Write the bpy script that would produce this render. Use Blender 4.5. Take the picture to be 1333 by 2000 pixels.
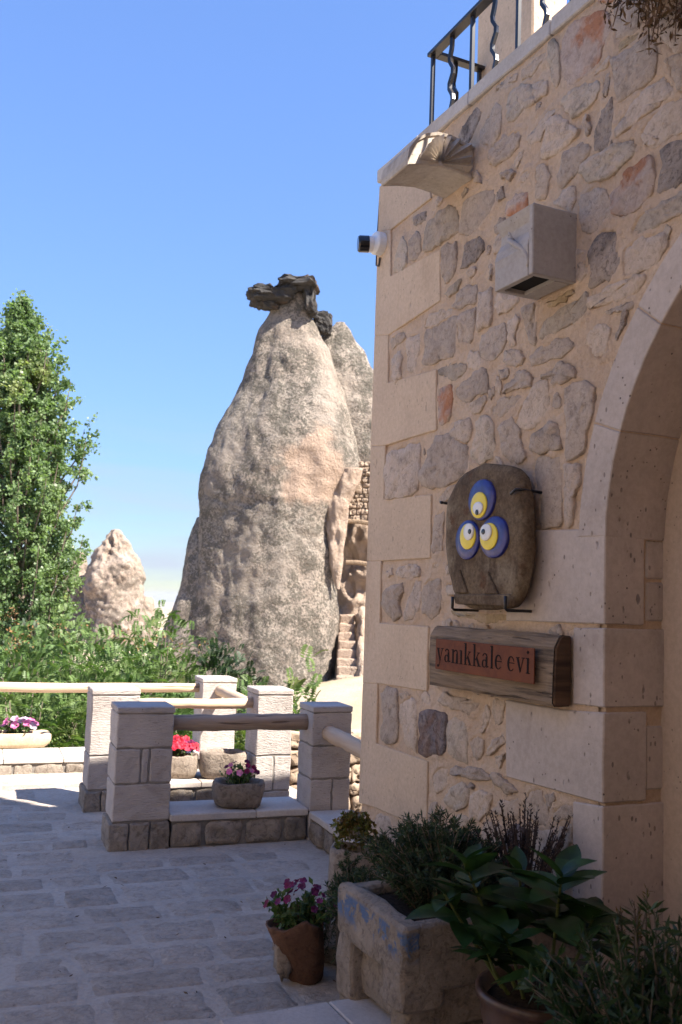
import bpy, bmesh, math, random
import numpy as np
from mathutils import Vector, Matrix, Euler, noise

for o in list(bpy.data.objects):
    bpy.data.objects.remove(o, do_unlink=True)
S = bpy.context.scene
COL = S.collection
rad = math.radians
V = Vector
rng = random.Random(7)

# ------------------------------------------------------------------ camera
FPX = 1800.0                      # focal length in pixels of a 1333 x 2000 frame
CAMZ = 1.6
PITCH = math.atan(175 / FPX)
ROLL = rad(2.1)
RM = Matrix.Rotation(math.pi / 2 + PITCH, 3, 'X') @ Matrix.Rotation(ROLL, 3, 'Z')
CAM = V((0, 0, CAMZ))
cd = bpy.data.cameras.new('camera')
cd.sensor_fit = 'VERTICAL'
cd.sensor_height = 36.0
cd.lens = FPX / 2000 * 36.0
cd.clip_start = 0.05
cd.clip_end = 30000
cd.dof.use_dof = True
cd.dof.focus_distance = 4.9
cd.dof.aperture_fstop = 5.0
cam = bpy.data.objects.new('camera', cd)
COL.objects.link(cam)
cam.matrix_world = Matrix.Translation(CAM) @ RM.to_4x4()
S.camera = cam

# ------------------------------------------------------------------ light
SUN_H = V((0.876, -0.482, 0)).normalized()
SUN_EL = rad(51)
SUN_DIR = V((SUN_H.x * math.cos(SUN_EL), SUN_H.y * math.cos(SUN_EL), math.sin(SUN_EL)))
world = bpy.data.worlds.new('World')
S.world = world
world.use_nodes = True
wn = world.node_tree.nodes
wl = world.node_tree.links
wn.clear()
sky = wn.new('ShaderNodeTexSky')
sky.sky_type = 'NISHITA'
sky.sun_disc = False
sky.sun_elevation = SUN_EL
sky.sun_rotation = math.atan2(SUN_H.x, SUN_H.y)
sky.altitude = 1100
sky.air_density = 1.0
sky.dust_density = 0.0
sky.ozone_density = 4.5
# thin wisps of cloud low over the horizon, all the way round
tc = wn.new('ShaderNodeTexCoord')
mp = wn.new('ShaderNodeMapping')
mp.inputs['Scale'].default_value = (3, 3, 22)
cn = wn.new('ShaderNodeTexNoise')
cn.inputs['Scale'].default_value = 1.6
cn.inputs['Detail'].default_value = 7
cr = wn.new('ShaderNodeMapRange')
cr.inputs['From Min'].default_value = 0.36
cr.inputs['From Max'].default_value = 0.66
sx = wn.new('ShaderNodeSeparateXYZ')
er = wn.new('ShaderNodeMapRange')
er.inputs['From Min'].default_value = 0.2
er.inputs['From Max'].default_value = 0.02
mm = wn.new('ShaderNodeMath')
mm.operation = 'MULTIPLY'
m2 = wn.new('ShaderNodeMath')
m2.operation = 'MULTIPLY'
m2.inputs[1].default_value = 0.9
mix = wn.new('ShaderNodeMix')
mix.data_type = 'RGBA'
mix.inputs['B'].default_value = (1.0, 1.1, 1.42, 1)
bg = wn.new('ShaderNodeBackground')
bg.inputs['Strength'].default_value = 0.12
wo = wn.new('ShaderNodeOutputWorld')
wl.new(tc.outputs['Generated'], mp.inputs['Vector'])
wl.new(mp.outputs['Vector'], cn.inputs['Vector'])
wl.new(cn.outputs['Fac'], cr.inputs['Value'])
wl.new(tc.outputs['Generated'], sx.inputs['Vector'])
wl.new(sx.outputs['Z'], er.inputs['Value'])
wl.new(cr.outputs['Result'], mm.inputs[0])
wl.new(er.outputs['Result'], mm.inputs[1])
wl.new(mm.outputs['Value'], m2.inputs[0])
wl.new(m2.outputs['Value'], mix.inputs['Factor'])
# the whole dome is evened out the way a camera's tone curve does: c * g / (1 + k L)
bw = wn.new('ShaderNodeRGBToBW')
wl.new(sky.outputs['Color'], bw.inputs['Color'])
k1 = wn.new('ShaderNodeMath')
k1.operation = 'MULTIPLY_ADD'
k1.inputs[1].default_value = 0.5
k1.inputs[2].default_value = 1.0
wl.new(bw.outputs['Val'], k1.inputs[0])
k2 = wn.new('ShaderNodeMath')
k2.operation = 'DIVIDE'
k2.inputs[0].default_value = 0.90
wl.new(k1.outputs['Value'], k2.inputs[1])
hs = wn.new('ShaderNodeHueSaturation')
hs.inputs['Saturation'].default_value = 1.06
hs.inputs['Hue'].default_value = 0.507
wl.new(sky.outputs['Color'], hs.inputs['Color'])
gm = wn.new('ShaderNodeVectorMath')
gm.operation = 'SCALE'
wl.new(hs.outputs['Color'], gm.inputs[0])
wl.new(k2.outputs['Value'], gm.inputs['Scale'])
wl.new(gm.outputs['Vector'], mix.inputs['A'])
wl.new(mix.outputs['Result'], bg.inputs['Color'])
wl.new(bg.outputs['Background'], wo.inputs['Surface'])

sl = bpy.data.lights.new('sun', 'SUN')
sl.energy = 3.1
sl.angle = rad(0.53)
sl.color = (1.0, 0.92, 0.82)
so = bpy.data.objects.new('sun', sl)
COL.objects.link(so)
so.rotation_euler = SUN_DIR.to_track_quat('Z', 'Y').to_euler()
so.location = (8, -6, 14)

S.view_settings.view_transform = 'Standard'
S.view_settings.look = 'None'
S.view_settings.gamma = 1.0
S.view_settings.exposure = 2.45
S.view_settings.use_curve_mapping = False
S.cycles.max_bounces = 8
S.cycles.diffuse_bounces = 5

# ------------------------------------------------------------------ geometry of the place
def ray(x, y):
    return RM @ V(((x - 666.5) / FPX, -(y - 1000) / FPX, -1.0))
def on_plane(x, y, p0, n):
    d = ray(x, y)
    return CAM + d * ((p0 - CAM).dot(n) / d.dot(n))
def on_z(x, y, z=0.0):
    d = ray(x, y)
    return CAM + d * ((z - CAMZ) / d.z)
def at_y(x, y, Y):
    d = ray(x, y)
    return CAM + d * (Y / d.y)
def proj(p):
    q = RM.transposed() @ (V(p) - CAM)
    return (666.5 + FPX * q.x / -q.z, 1000 - FPX * q.y / -q.z, -q.z)
# facade frame: u along the wall towards the viewer, v up, d out of the wall
C0 = V((0.1793, 5.5, 0))
U = V((0.42152, -0.90682, 0)).normalized()
N = V((-0.90682, -0.42152, 0)).normalized()
Z = V((0, 0, 1))
def FW(u, v, d=0.0):
    return C0 + U * u + N * d + Z * v
def WUV(x, y, off=0.0):
    p = on_plane(x, y, C0 + N * off, N) - C0
    return (p.dot(U), p.z)
# terrace frame
TA = rad(21)
E1 = V((math.cos(TA), math.sin(TA), 0))
E2 = V((-math.sin(TA), math.cos(TA), 0))
def T(a, b, z=0.0):
    return E1 * a + E2 * b + Z * z
def fbm(p, s=1.0, o=4):
    return noise.fractal(V(p) * s, 1.0, 2.0, o)

# ------------------------------------------------------------------ object helpers
ORG = {}
def thing(name, label, cat, loc=(0, 0, 0), group=None, kind=None):
    o = bpy.data.objects.new(name, None)
    o.empty_display_size = 0.1
    COL.objects.link(o)
    o.location = loc
    ORG[o] = V(loc)
    tag(o, label, cat, group, kind)
    return o
def tag(o, label=None, cat=None, group=None, kind=None):
    if label: o['label'] = label
    if cat: o['category'] = cat
    if group: o['group'] = group
    if kind: o['kind'] = kind
    return o
def mk(name, verts, faces, mat, parent=None, smooth=False, bevel=0, seg=1, sub=0, rough=0, rscale=8, origin=None, kind=None, label=None):
    """one mesh object from world-space vertices"""
    org = ORG[parent] if parent is not None else (V(origin) if origin is not None else V((0, 0, 0)))
    me = bpy.data.meshes.new(name)
    vs = [V(v) - org for v in verts]
    if bevel or sub or rough:
        bm = bmesh.new()
        bv = [bm.verts.new(v) for v in vs]
        for f in faces:
            try:
                bm.faces.new([bv[i] for i in f])
            except ValueError:
                pass
        bmesh.ops.recalc_face_normals(bm, faces=bm.faces)
        if bevel:
            ed = [e for e in bm.edges if len(e.link_faces) == 2 and e.calc_face_angle(0) > 0.5]
            bmesh.ops.bevel(bm, geom=ed, offset=bevel, segments=seg, profile=0.6, affect='EDGES', clamp_overlap=True)
        if sub:
            bmesh.ops.triangulate(bm, faces=[f for f in bm.faces if len(f.verts) > 4])
            bmesh.ops.subdivide_edges(bm, edges=bm.edges, cuts=sub, use_grid_fill=True)
        if rough:
            for v in bm.verts:
                p = (v.co + org) * rscale
                v.co += noise.noise_vector(p) * rough + noise.noise_vector(p * 2.7) * rough * 0.5
        bm.to_mesh(me)
        bm.free()
    else:
        me.from_pydata(vs, [], faces)
    me.materials.append(mat)
    if smooth:
        me.polygons.foreach_set('use_smooth', [True] * len(me.polygons))
    o = bpy.data.objects.new(name, me)
    COL.objects.link(o)
    if parent is not None:
        o.parent = parent
    else:
        o.location = org
    ORG[o] = org
    if kind: o['kind'] = kind
    if label: o['label'] = label
    return o
def mesh_np(name, vs, fs, mat, parent=None, origin=None, smooth=False, kind=None):
    """fast mesh of equal polygons: vs (n,3), fs (m,k)"""
    org = ORG[parent] if parent is not None else (V(origin) if origin is not None else V((0, 0, 0)))
    vs = np.asarray(vs, dtype=np.float32) - np.array(org, dtype=np.float32)
    fs = np.asarray(fs, dtype=np.int32)
    k = fs.shape[1]
    me = bpy.data.meshes.new(name)
    me.vertices.add(len(vs))
    me.vertices.foreach_set('co', vs.ravel())
    me.loops.add(fs.size)
    me.loops.foreach_set('vertex_index', fs.ravel())
    me.polygons.add(len(fs))
    me.polygons.foreach_set('loop_start', np.arange(0, fs.size, k, dtype=np.int32))
    me.polygons.foreach_set('loop_total', np.full(len(fs), k, dtype=np.int32))
    if smooth:
        me.polygons.foreach_set('use_smooth', [True] * len(fs))
    me.update(calc_edges=True)
    me.validate()
    me.materials.append(mat)
    o = bpy.data.objects.new(name, me)
    COL.objects.link(o)
    if parent is not None: o.parent = parent
    else: o.location = org
    ORG[o] = org
    if kind: o['kind'] = kind
    return o
def inst(name, me, mw, parent):
    """an object that shares mesh data, at world matrix mw"""
    o = bpy.data.objects.new(name, me)
    COL.objects.link(o)
    o.parent = parent
    o.matrix_local = Matrix.Translation(-ORG[parent]) @ mw
    ORG[o] = ORG[parent]
    return o
BOXF = [(0, 3, 2, 1), (4, 5, 6, 7), (0, 1, 5, 4), (1, 2, 6, 5), (2, 3, 7, 6), (3, 0, 4, 7)]
def boxv(p, a, b, c):
    return [p, p + a, p + a + b, p + b, p + c, p + a + c, p + a + b + c, p + b + c]
def tbox(a0, a1, b0, b1, z0, z1):           # box in the terrace frame
    return boxv(T(a0, b0, z0), E1 * (a1 - a0), E2 * (b1 - b0), Z * (z1 - z0))
def wbox(u0, u1, v0, v1, d0, d1):           # box in the facade frame
    return boxv(FW(u0, v0, d0), U * (u1 - u0), N * (d1 - d0), Z * (v1 - v0))
def prism(poly, ext):
    n = len(poly)
    vs = [V(p) for p in poly] + [V(p) + ext for p in poly]
    fs = [tuple(range(n))[::-1], tuple(range(n, 2 * n))]
    fs += [(i, (i + 1) % n, n + (i + 1) % n, n + i) for i in range(n)]
    return vs, fs
def tube(pts, rs, seg=8, cap=True):
    pts = [V(p) for p in pts]
    if not isinstance(rs, (list, tuple)): rs = [rs] * len(pts)
    vs, fs = [], []
    t0 = (pts[1] - pts[0]).normalized()
    x = t0.cross(V((0.13, 0.31, 0.94)))
    if x.length < 0.05: x = t0.cross(V((1, 0, 0)))
    x.normalize()
    for i, p in enumerate(pts):
        t = (pts[min(i + 1, len(pts) - 1)] - pts[max(i - 1, 0)]).normalized()
        x = (x - t * x.dot(t)).normalized()
        y = t.cross(x)
        for k in range(seg):
            a = 2 * math.pi * k / seg
            vs.append(p + (x * math.cos(a) + y * math.sin(a)) * rs[i])
    for i in range(len(pts) - 1):
        for k in range(seg):
            a, b = i * seg + k, i * seg + (k + 1) % seg
            fs.append((a, b, b + seg, a + seg))
    if cap:
        fs.append(tuple(range(seg))[::-1])
        fs.append(tuple(range((len(pts) - 1) * seg, len(pts) * seg)))
    return vs, fs
def join(*parts):
    vs, fs = [], []
    for v, f in parts:
        k = len(vs)
        vs += list(v)
        fs += [tuple(i + k for i in q) for q in f]
    return vs, fs
def lathe(c, prof, seg=24, jitter=0, closed=True):
    """prof: list of (r, z) from bottom up round the vertical through c"""
    vs, fs = [], []
    for r, z in prof:
        for k in range(seg):
            a = 2 * math.pi * k / seg
            rr = r * (1 + jitter * noise.noise(V((math.cos(a) * 1.3, math.sin(a) * 1.3, z * 4 + c[0] * 7))))
            vs.append(V(c) + V((rr * math.cos(a), rr * math.sin(a), z)))
    for i in range(len(prof) - 1):
        for k in range(seg):
            a, b = i * seg + k, i * seg + (k + 1) % seg
            fs.append((a, b, b + seg, a + seg))
    if closed:
        fs.append(tuple(range(seg))[::-1])
        fs.append(tuple(range((len(prof) - 1) * seg, len(prof) * seg)))
    return vs, fs
def blob(c, rx, ry, rz, amp=0.2, sc=1.0, seg=20, rings=12, seed=0, ax=None, flat=0.0):
    """uneven rounded lump; ax = (x, y, z) axes"""
    ax = ax or (V((1, 0, 0)), V((0, 1, 0)), Z)
    vs, fs = [], []
    for i in range(rings + 1):
        th = math.pi * i / rings
        for k in range(seg):
            ph = 2 * math.pi * k / seg
            q = V((math.sin(th) * math.cos(ph), math.sin(th) * math.sin(ph), math.cos(th)))
            if flat:
                e = 1 - flat
                q = V([math.copysign(abs(t) ** e, t) for t in q])
            f = 1 + amp * fbm(q * sc + V((seed * 3.1, seed * 1.7, 0)), 1.0, 4)
            vs.append(V(c) + ax[0] * (q.x * rx * f) + ax[1] * (q.y * ry * f) + ax[2] * (q.z * rz * f))
    for i in range(rings):
        for k in range(seg):
            a, b = i * seg + k, i * seg + (k + 1) % seg
            fs.append((a, a + seg, b + seg, b))
    return vs, fs

# ------------------------------------------------------------------ materials
def lin(c):
    return (c[0], c[1], c[2], 1)
class NT:
    def __init__(s, name):
        s.m = bpy.data.materials.new(name)
        s.m.use_nodes = True
        s.t = s.m.node_tree
        s.b = s.t.nodes['Principled BSDF']
        s.out = s.t.nodes['Material Output']
        s.pos = s.t.nodes.new('ShaderNodeNewGeometry').outputs['Position']
    def n(s, kind, **kw):
        q = s.t.nodes.new(kind)
        for k, v in kw.items(): setattr(q, k, v)
        return q
    def l(s, a, b): s.t.links.new(a, b)
    def noise(s, scale, detail=5, rough=0.6, dist=0.0, vec=None):
        q = s.n('ShaderNodeTexNoise')
        q.inputs['Scale'].default_value = scale
        q.inputs['Detail'].default_value = detail
        q.inputs['Roughness'].default_value = rough
        q.inputs['Distortion'].default_value = dist
        s.l(vec or s.pos, q.inputs['Vector'])
        return q.outputs['Fac']
    def voro(s, scale, vec=None, feature='F1', out='Distance'):
        q = s.n('ShaderNodeTexVoronoi', feature=feature)
        q.inputs['Scale'].default_value = scale
        s.l(vec or s.pos, q.inputs['Vector'])
        return q.outputs[out]
    def rng(s, x, a, b, c=0.0, d=1.0):
        q = s.n('ShaderNodeMapRange')
        q.interpolation_type = 'SMOOTHSTEP'
        for k, v in zip(('From Min', 'From Max', 'To Min', 'To Max'), (a, b, c, d)):
            q.inputs[k].default_value = v
        s.l(x, q.inputs['Value'])
        return q.outputs['Result']
    def math(s, op, a, b=None):
        q = s.n('ShaderNodeMath', operation=op)
        for i, v in enumerate((a, b)):
            if v is None: continue
            if isinstance(v, (int, float)): q.inputs[i].default_value = v
            else: s.l(v, q.inputs[i])
        return q.outputs[0]
    def mix(s, f, a, b, blend='MIX'):
        q = s.n('ShaderNodeMix', data_type='RGBA', blend_type=blend)
        for k, v in (('Factor', f), ('A', a), ('B', b)):
            if isinstance(v, (int, float)): q.inputs[k].default_value = v
            elif isinstance(v, tuple): q.inputs[k].default_value = lin(v)
            else: s.l(v, q.inputs[k])
        return q.outputs['Result']
    def mapping(s, scale=(1, 1, 1), rot=(0, 0, 0)):
        q = s.n('ShaderNodeMapping')
        q.inputs['Scale'].default_value = scale
        q.inputs['Rotation'].default_value = rot
        s.l(s.pos, q.inputs['Vector'])
        return q.outputs['Vector']
    def rand(s, col, amt):
        """per-object brightness variation"""
        oi = s.n('ShaderNodeObjectInfo')
        k = s.rng(oi.outputs['Random'], 0, 1, 1 - amt, 1 + amt)
        hv = s.n('ShaderNodeHueSaturation')
        s.l(col, hv.inputs['Color'])
        s.l(k, hv.inputs['Value'])
        return hv.outputs['Color']
    def done(s, col, rough=0.9, bump=None, strength=0.5, dist=0.01, spec=0.25):
        if isinstance(col, tuple): s.b.inputs['Base Color'].default_value = lin(col)
        else: s.l(col, s.b.inputs['Base Color'])
        if isinstance(rough, (int, float)): s.b.inputs['Roughness'].default_value = rough
        else: s.l(rough, s.b.inputs['Roughness'])
        s.b.inputs['Specular IOR Level'].default_value = spec
        if bump is not None:
            q = s.n('ShaderNodeBump')
            q.inputs['Strength'].default_value = strength
            q.inputs['Distance'].default_value = dist
            s.l(bump, q.inputs['Height'])
            s.l(q.outputs['Normal'], s.b.inputs['Normal'])
        return s.m
def stone_mat(name, a, b, c=None, pits=0.25, scale=6, amt=0.12, bs=0.6, cut=0.66, fine=60, patch=None, dist=0.012, mott=0.0, smear=0.0, vugs=0.0):
    t = NT(name)
    n1 = t.noise(scale, 6, 0.65)
    col = t.mix(t.rng(n1, 0.34, 0.68), a, b)
    if c: col = t.mix(t.rng(t.noise(scale * 0.45, 5, 0.6, 0.6), cut - 0.12, cut + 0.04), col, c)
    if patch: col = t.mix(t.rng(t.noise(patch[1], 5, 0.6), 0.46, 0.6), col, patch[0])
    hm = None
    if mott:
        hm = t.noise(scale * 3.2, 7, 0.75, 0.8)
        col = t.mix(t.math('MULTIPLY', t.rng(hm, 0.50, 0.62), mott), col, t.mix(1.0, col, (0.50, 0.48, 0.47), 'MULTIPLY'))
        col = t.mix(t.math('MULTIPLY', t.rng(hm, 0.46, 0.36), mott * .5), col, t.mix(1.0, col, (1.22, 1.2, 1.18), 'MULTIPLY'))
    if smear:
        col = t.mix(t.math('MULTIPLY', t.rng(t.noise(scale * 1.1, 6, 0.7, 0.5), 0.50, 0.60), smear), col, (0.60, 0.46, 0.35))
    f = t.noise(fine, 4, 0.7)
    col = t.mix(t.rng(f, 0.3, 0.7), col, t.mix(1.0, col, (0.86, 0.85, 0.84), 'MULTIPLY'))
    pv = t.rng(t.voro(fine * 0.9), 0.16, 0.08)
    pm = t.math('MULTIPLY', pv, t.rng(t.noise(fine * 0.25, 3), 0.5, 0.62))
    col = t.mix(t.math('MULTIPLY', pm, pits * 2.4), col, (0.12, 0.10, 0.09))
    vm = None
    if vugs:
        vz = t.mapping((1, 1, .55))
        vm = t.math('MULTIPLY', t.rng(t.math('ADD', t.voro(11, vz), t.math('MULTIPLY', t.noise(60, 3), .12)), .20, .15), t.rng(t.noise(5.5, 3), .50, .56))
        vm = t.math('MAXIMUM', vm, t.math('MULTIPLY', t.rng(t.voro(26, vz), .17, .12), t.rng(t.noise(8, 3), .47, .55)))
        col = t.mix(t.math('MULTIPLY', vm, vugs), col, (0.13, 0.105, 0.09))
        st_ = t.noise(1.0, 6, .7, .5, t.mapping((2.2, 2.2, 1.1)))
        col = t.mix(t.math('MULTIPLY', t.rng(st_, .50, .64), .40), col, t.mix(1.0, col, (0.70, 0.67, 0.65), 'MULTIPLY'))
    col = t.rand(col, amt)
    h = t.math('ADD', t.math('MULTIPLY', n1, 0.8), t.math('MULTIPLY', f, 0.35))
    h = t.math('SUBTRACT', h, t.math('MULTIPLY', pm, 0.8))
    if vm is not None: h = t.math('SUBTRACT', h, t.math('MULTIPLY', vm, 1.5))
    if hm is not None: h = t.math('SUBTRACT', h, t.math('MULTIPLY', hm, 0.9))
    return t.done(col, 0.92, h, bs, dist)

M = {}
# mortar: warm pink-tan render smeared between the stones
t = NT('mortar')
n1 = t.noise(3.2, 6, 0.6)
n2 = t.noise(45, 5, 0.7)
col = t.mix(t.rng(n1, 0.35, 0.65), (0.61, 0.445, 0.31), (0.66, 0.495, 0.352))
col = t.mix(t.rng(t.noise(1.3, 4, 0.6), 0.56, 0.74), col, (0.55, 0.395, 0.27))
col = t.mix(t.rng(n2, 0.35, 0.75), col, t.mix(1.0, col, (0.84, 0.82, 0.80), 'MULTIPLY'))
M['mortar'] = t.done(col, 0.95, t.math('ADD', n2, t.math('MULTIPLY', t.noise(13, 7, .7), 2.0)), 0.8, 0.016)

M['st_grey'] = stone_mat('rubble_grey', (0.56, 0.45, 0.355), (0.48, 0.38, 0.30), (0.31, 0.25, 0.20), scale=9, cut=0.69, mott=0.6, smear=0.5, dist=0.022)
M['st_beige'] = stone_mat('rubble_beige', (0.61, 0.485, 0.375), (0.53, 0.415, 0.315), (0.37, 0.29, 0.22), scale=9, cut=0.71, mott=0.5, smear=0.5, dist=0.022)
M['st_olive'] = stone_mat('rubble_olive', (0.53, 0.435, 0.34), (0.46, 0.375, 0.29), (0.30, 0.245, 0.185), scale=9, cut=0.66, mott=0.6, smear=0.5, dist=0.022)
M['st_dark'] = stone_mat('rubble_dark', (0.49, 0.40, 0.33), (0.40, 0.325, 0.27), (0.20, 0.165, 0.14), scale=11, cut=0.62, bs=0.9, mott=0.9, smear=0.2, dist=0.022)
M['st_purple'] = stone_mat('rubble_purple', (0.27, 0.235, 0.235), (0.18, 0.145, 0.14), (0.22, 0.14, 0.11), scale=9, cut=0.58, bs=1.0, mott=0.9, smear=0.2, dist=0.022)
M['st_pink'] = stone_mat('rubble_pink', (0.53, 0.42, 0.35), (0.47, 0.35, 0.28), None, scale=6, patch=((0.46, 0.21, 0.11), 4.2), mott=0.5, smear=0.5, dist=0.022)
M['st_yellow'] = stone_mat('rubble_yellow', (0.52, 0.39, 0.24), (0.43, 0.32, 0.19), None, scale=6, mott=0.5, smear=0.5, dist=0.022)
M['quoin'] = stone_mat('quoin_ashlar', (0.63, 0.48, 0.34), (0.58, 0.44, 0.312), None, pits=0.35, scale=2.2, amt=0.06, bs=0.4, fine=48, vugs=.25)
M['ashlar'] = stone_mat('jamb_ashlar', (0.56, 0.47, 0.405), (0.50, 0.42, 0.36), None, pits=0.45, scale=2.5, amt=0.07, bs=0.5, fine=34, vugs=.6)
M['inner'] = stone_mat('recess_plaster', (0.62, 0.48, 0.36), (0.57, 0.435, 0.32), None, pits=0.35, scale=2, amt=0.0, bs=0.3, fine=40)
M['lime'] = stone_mat('lime_render', (0.72, 0.62, 0.50), (0.66, 0.565, 0.45), None, pits=0.1, scale=2, amt=0.0, bs=0.3)  # pale coat of the added house, kept bright for more warm bounce
M['coping'] = stone_mat('coping_stone', (0.55, 0.50, 0.45), (0.47, 0.425, 0.385), (0.40, 0.35, 0.31), pits=0.2, scale=3, amt=0.08, bs=0.35)
M['carved'] = stone_mat('carved_stone', (0.55, 0.49, 0.42), (0.47, 0.41, 0.345), (0.35, 0.30, 0.25), pits=0.35, scale=5, amt=0.0, bs=0.45, fine=40)
M['vent'] = stone_mat('vent_stone', (0.47, 0.425, 0.385), (0.42, 0.38, 0.345), None, pits=0.4, scale=4, amt=0.0, bs=0.3, fine=40)
# tooled tuff blocks of the posts, slanting chisel strokes
def tooled(name, a, b, amt):
    t = NT(name)
    vec = t.mapping((1, 1, 1), (0.5, 0.7, 0.3))
    w = t.n('ShaderNodeMapping')
    w.inputs['Scale'].default_value = (26, 26, 150)
    w.inputs['Rotation'].default_value = (0.75, 0.0, 0.35)
    t.l(t.pos, w.inputs['Vector'])
    st = t.noise(1.0, 3, 0.6, 0.4, w.outputs['Vector'])
    n1 = t.noise(5, 6, 0.6)
    f = t.noise(70, 4, 0.7)
    col = t.mix(t.rng(n1, 0.35, 0.66), a, b)
    col = t.mix(t.rng(st, 0.42, 0.3), col, t.mix(1.0, col, (0.80, 0.78, 0.77), 'MULTIPLY'))
    gr = t.noise(3.3, 7, .75, .6)
    col = t.mix(t.math('MULTIPLY', t.rng(gr, .50, .66), .45), col, t.mix(1.0, col, (0.66, 0.63, 0.6), 'MULTIPLY'))
    pm = t.math('MULTIPLY', t.rng(t.voro(42), 0.17, 0.09), t.rng(t.noise(12, 3), 0.52, 0.62))
    col = t.mix(t.math('MULTIPLY', pm, 0.8), col, (0.13, 0.115, 0.105))
    col = t.rand(col, amt)
    h = t.math('ADD', t.math('MULTIPLY', st, 1.0), t.math('MULTIPLY', f, 0.3))
    h = t.math('SUBTRACT', h, pm)
    return t.done(col, 0.93, h, 0.9, 0.011)
M['post'] = tooled('tooled_tuff', (0.47, 0.42, 0.385), (0.41, 0.365, 0.335), 0.05)
M['joint'] = stone_mat('joint_mortar', (0.24, 0.22, 0.20), (0.18, 0.165, 0.15), None, scale=20, amt=0, bs=0.6)
M['lowwall'] = stone_mat('low_wall_stone', (0.36, 0.31, 0.26), (0.28, 0.24, 0.20), (0.21, 0.175, 0.14), scale=7, amt=0.16, bs=1.0, mott=.7, dist=.02)
M['trough'] = stone_mat('trough_stone', (0.36, 0.30, 0.245), (0.27, 0.22, 0.175), (0.18, 0.145, 0.115), scale=8, amt=0.05, bs=1.0, fine=55, mott=.7, dist=.02)
t = NT('trough_stone_painted')
n1 = t.noise(8, 6, 0.65)
hm = t.noise(26, 7, .75, .8)
col = t.mix(t.rng(n1, .34, .68), (0.36, 0.30, 0.245), (0.27, 0.22, 0.175))
col = t.mix(t.math('MULTIPLY', t.rng(hm, .5, .62), .7), col, t.mix(1.0, col, (.5, .48, .47), 'MULTIPLY'))
sep = t.n('ShaderNodeSeparateXYZ')
t.l(t.pos, sep.inputs[0])
band = t.math('MULTIPLY', t.rng(sep.outputs['Z'], .36, .41), t.rng(sep.outputs['Z'], .485, .465))
pt = t.math('MULTIPLY', t.rng(t.noise(9, 5, .7, .4), 0.46, .52), t.rng(hm, .60, .50))
col = t.mix(t.math('MULTIPLY', t.math('MULTIPLY', pt, band), .85), col, (0.075, 0.15, 0.30))
M['trough_p'] = t.done(col, .92, t.math('SUBTRACT', n1, hm), 1.0, .02)
M['trough_y'] = stone_mat('trough_yellow_stone', (0.60, 0.48, 0.33), (0.50, 0.39, 0.26), (0.42, 0.31, 0.2), scale=7, amt=0.05, bs=0.7)
M['paver'] = stone_mat('paver_stone', (0.465, 0.397, 0.335), (0.41, 0.348, 0.29), (0.31, 0.26, 0.212), scale=6, amt=0.09, bs=1.0, cut=0.69, fine=50, mott=.42, dist=.022)
t = NT('paving_mortar')
n1 = t.noise(2.4, 6, 0.65)
n2 = t.noise(38, 5, 0.7)
col = t.mix(t.rng(n1, 0.35, 0.65), (0.465, 0.402, 0.34), (0.40, 0.342, 0.288))
col = t.mix(t.rng(n2, 0.35, 0.75), col, t.mix(1.0, col, (0.84, 0.83, 0.82), 'MULTIPLY'))
col = t.mix(t.math('MULTIPLY', t.rng(t.noise(7, 7, .75, .6), .52, .64), .4), col, t.mix(1.0, col, (.62, .60, .58), 'MULTIPLY'))
M['pavemortar'] = t.done(col, 0.95, t.math('ADD', n2, t.math('MULTIPLY', t.noise(9, 5), 1.4)), 0.6, 0.014)
M['step'] = stone_mat('step_slab', (0.50, 0.45, 0.41), (0.42, 0.375, 0.34), None, scale=4, amt=0.06, bs=0.5)

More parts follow.
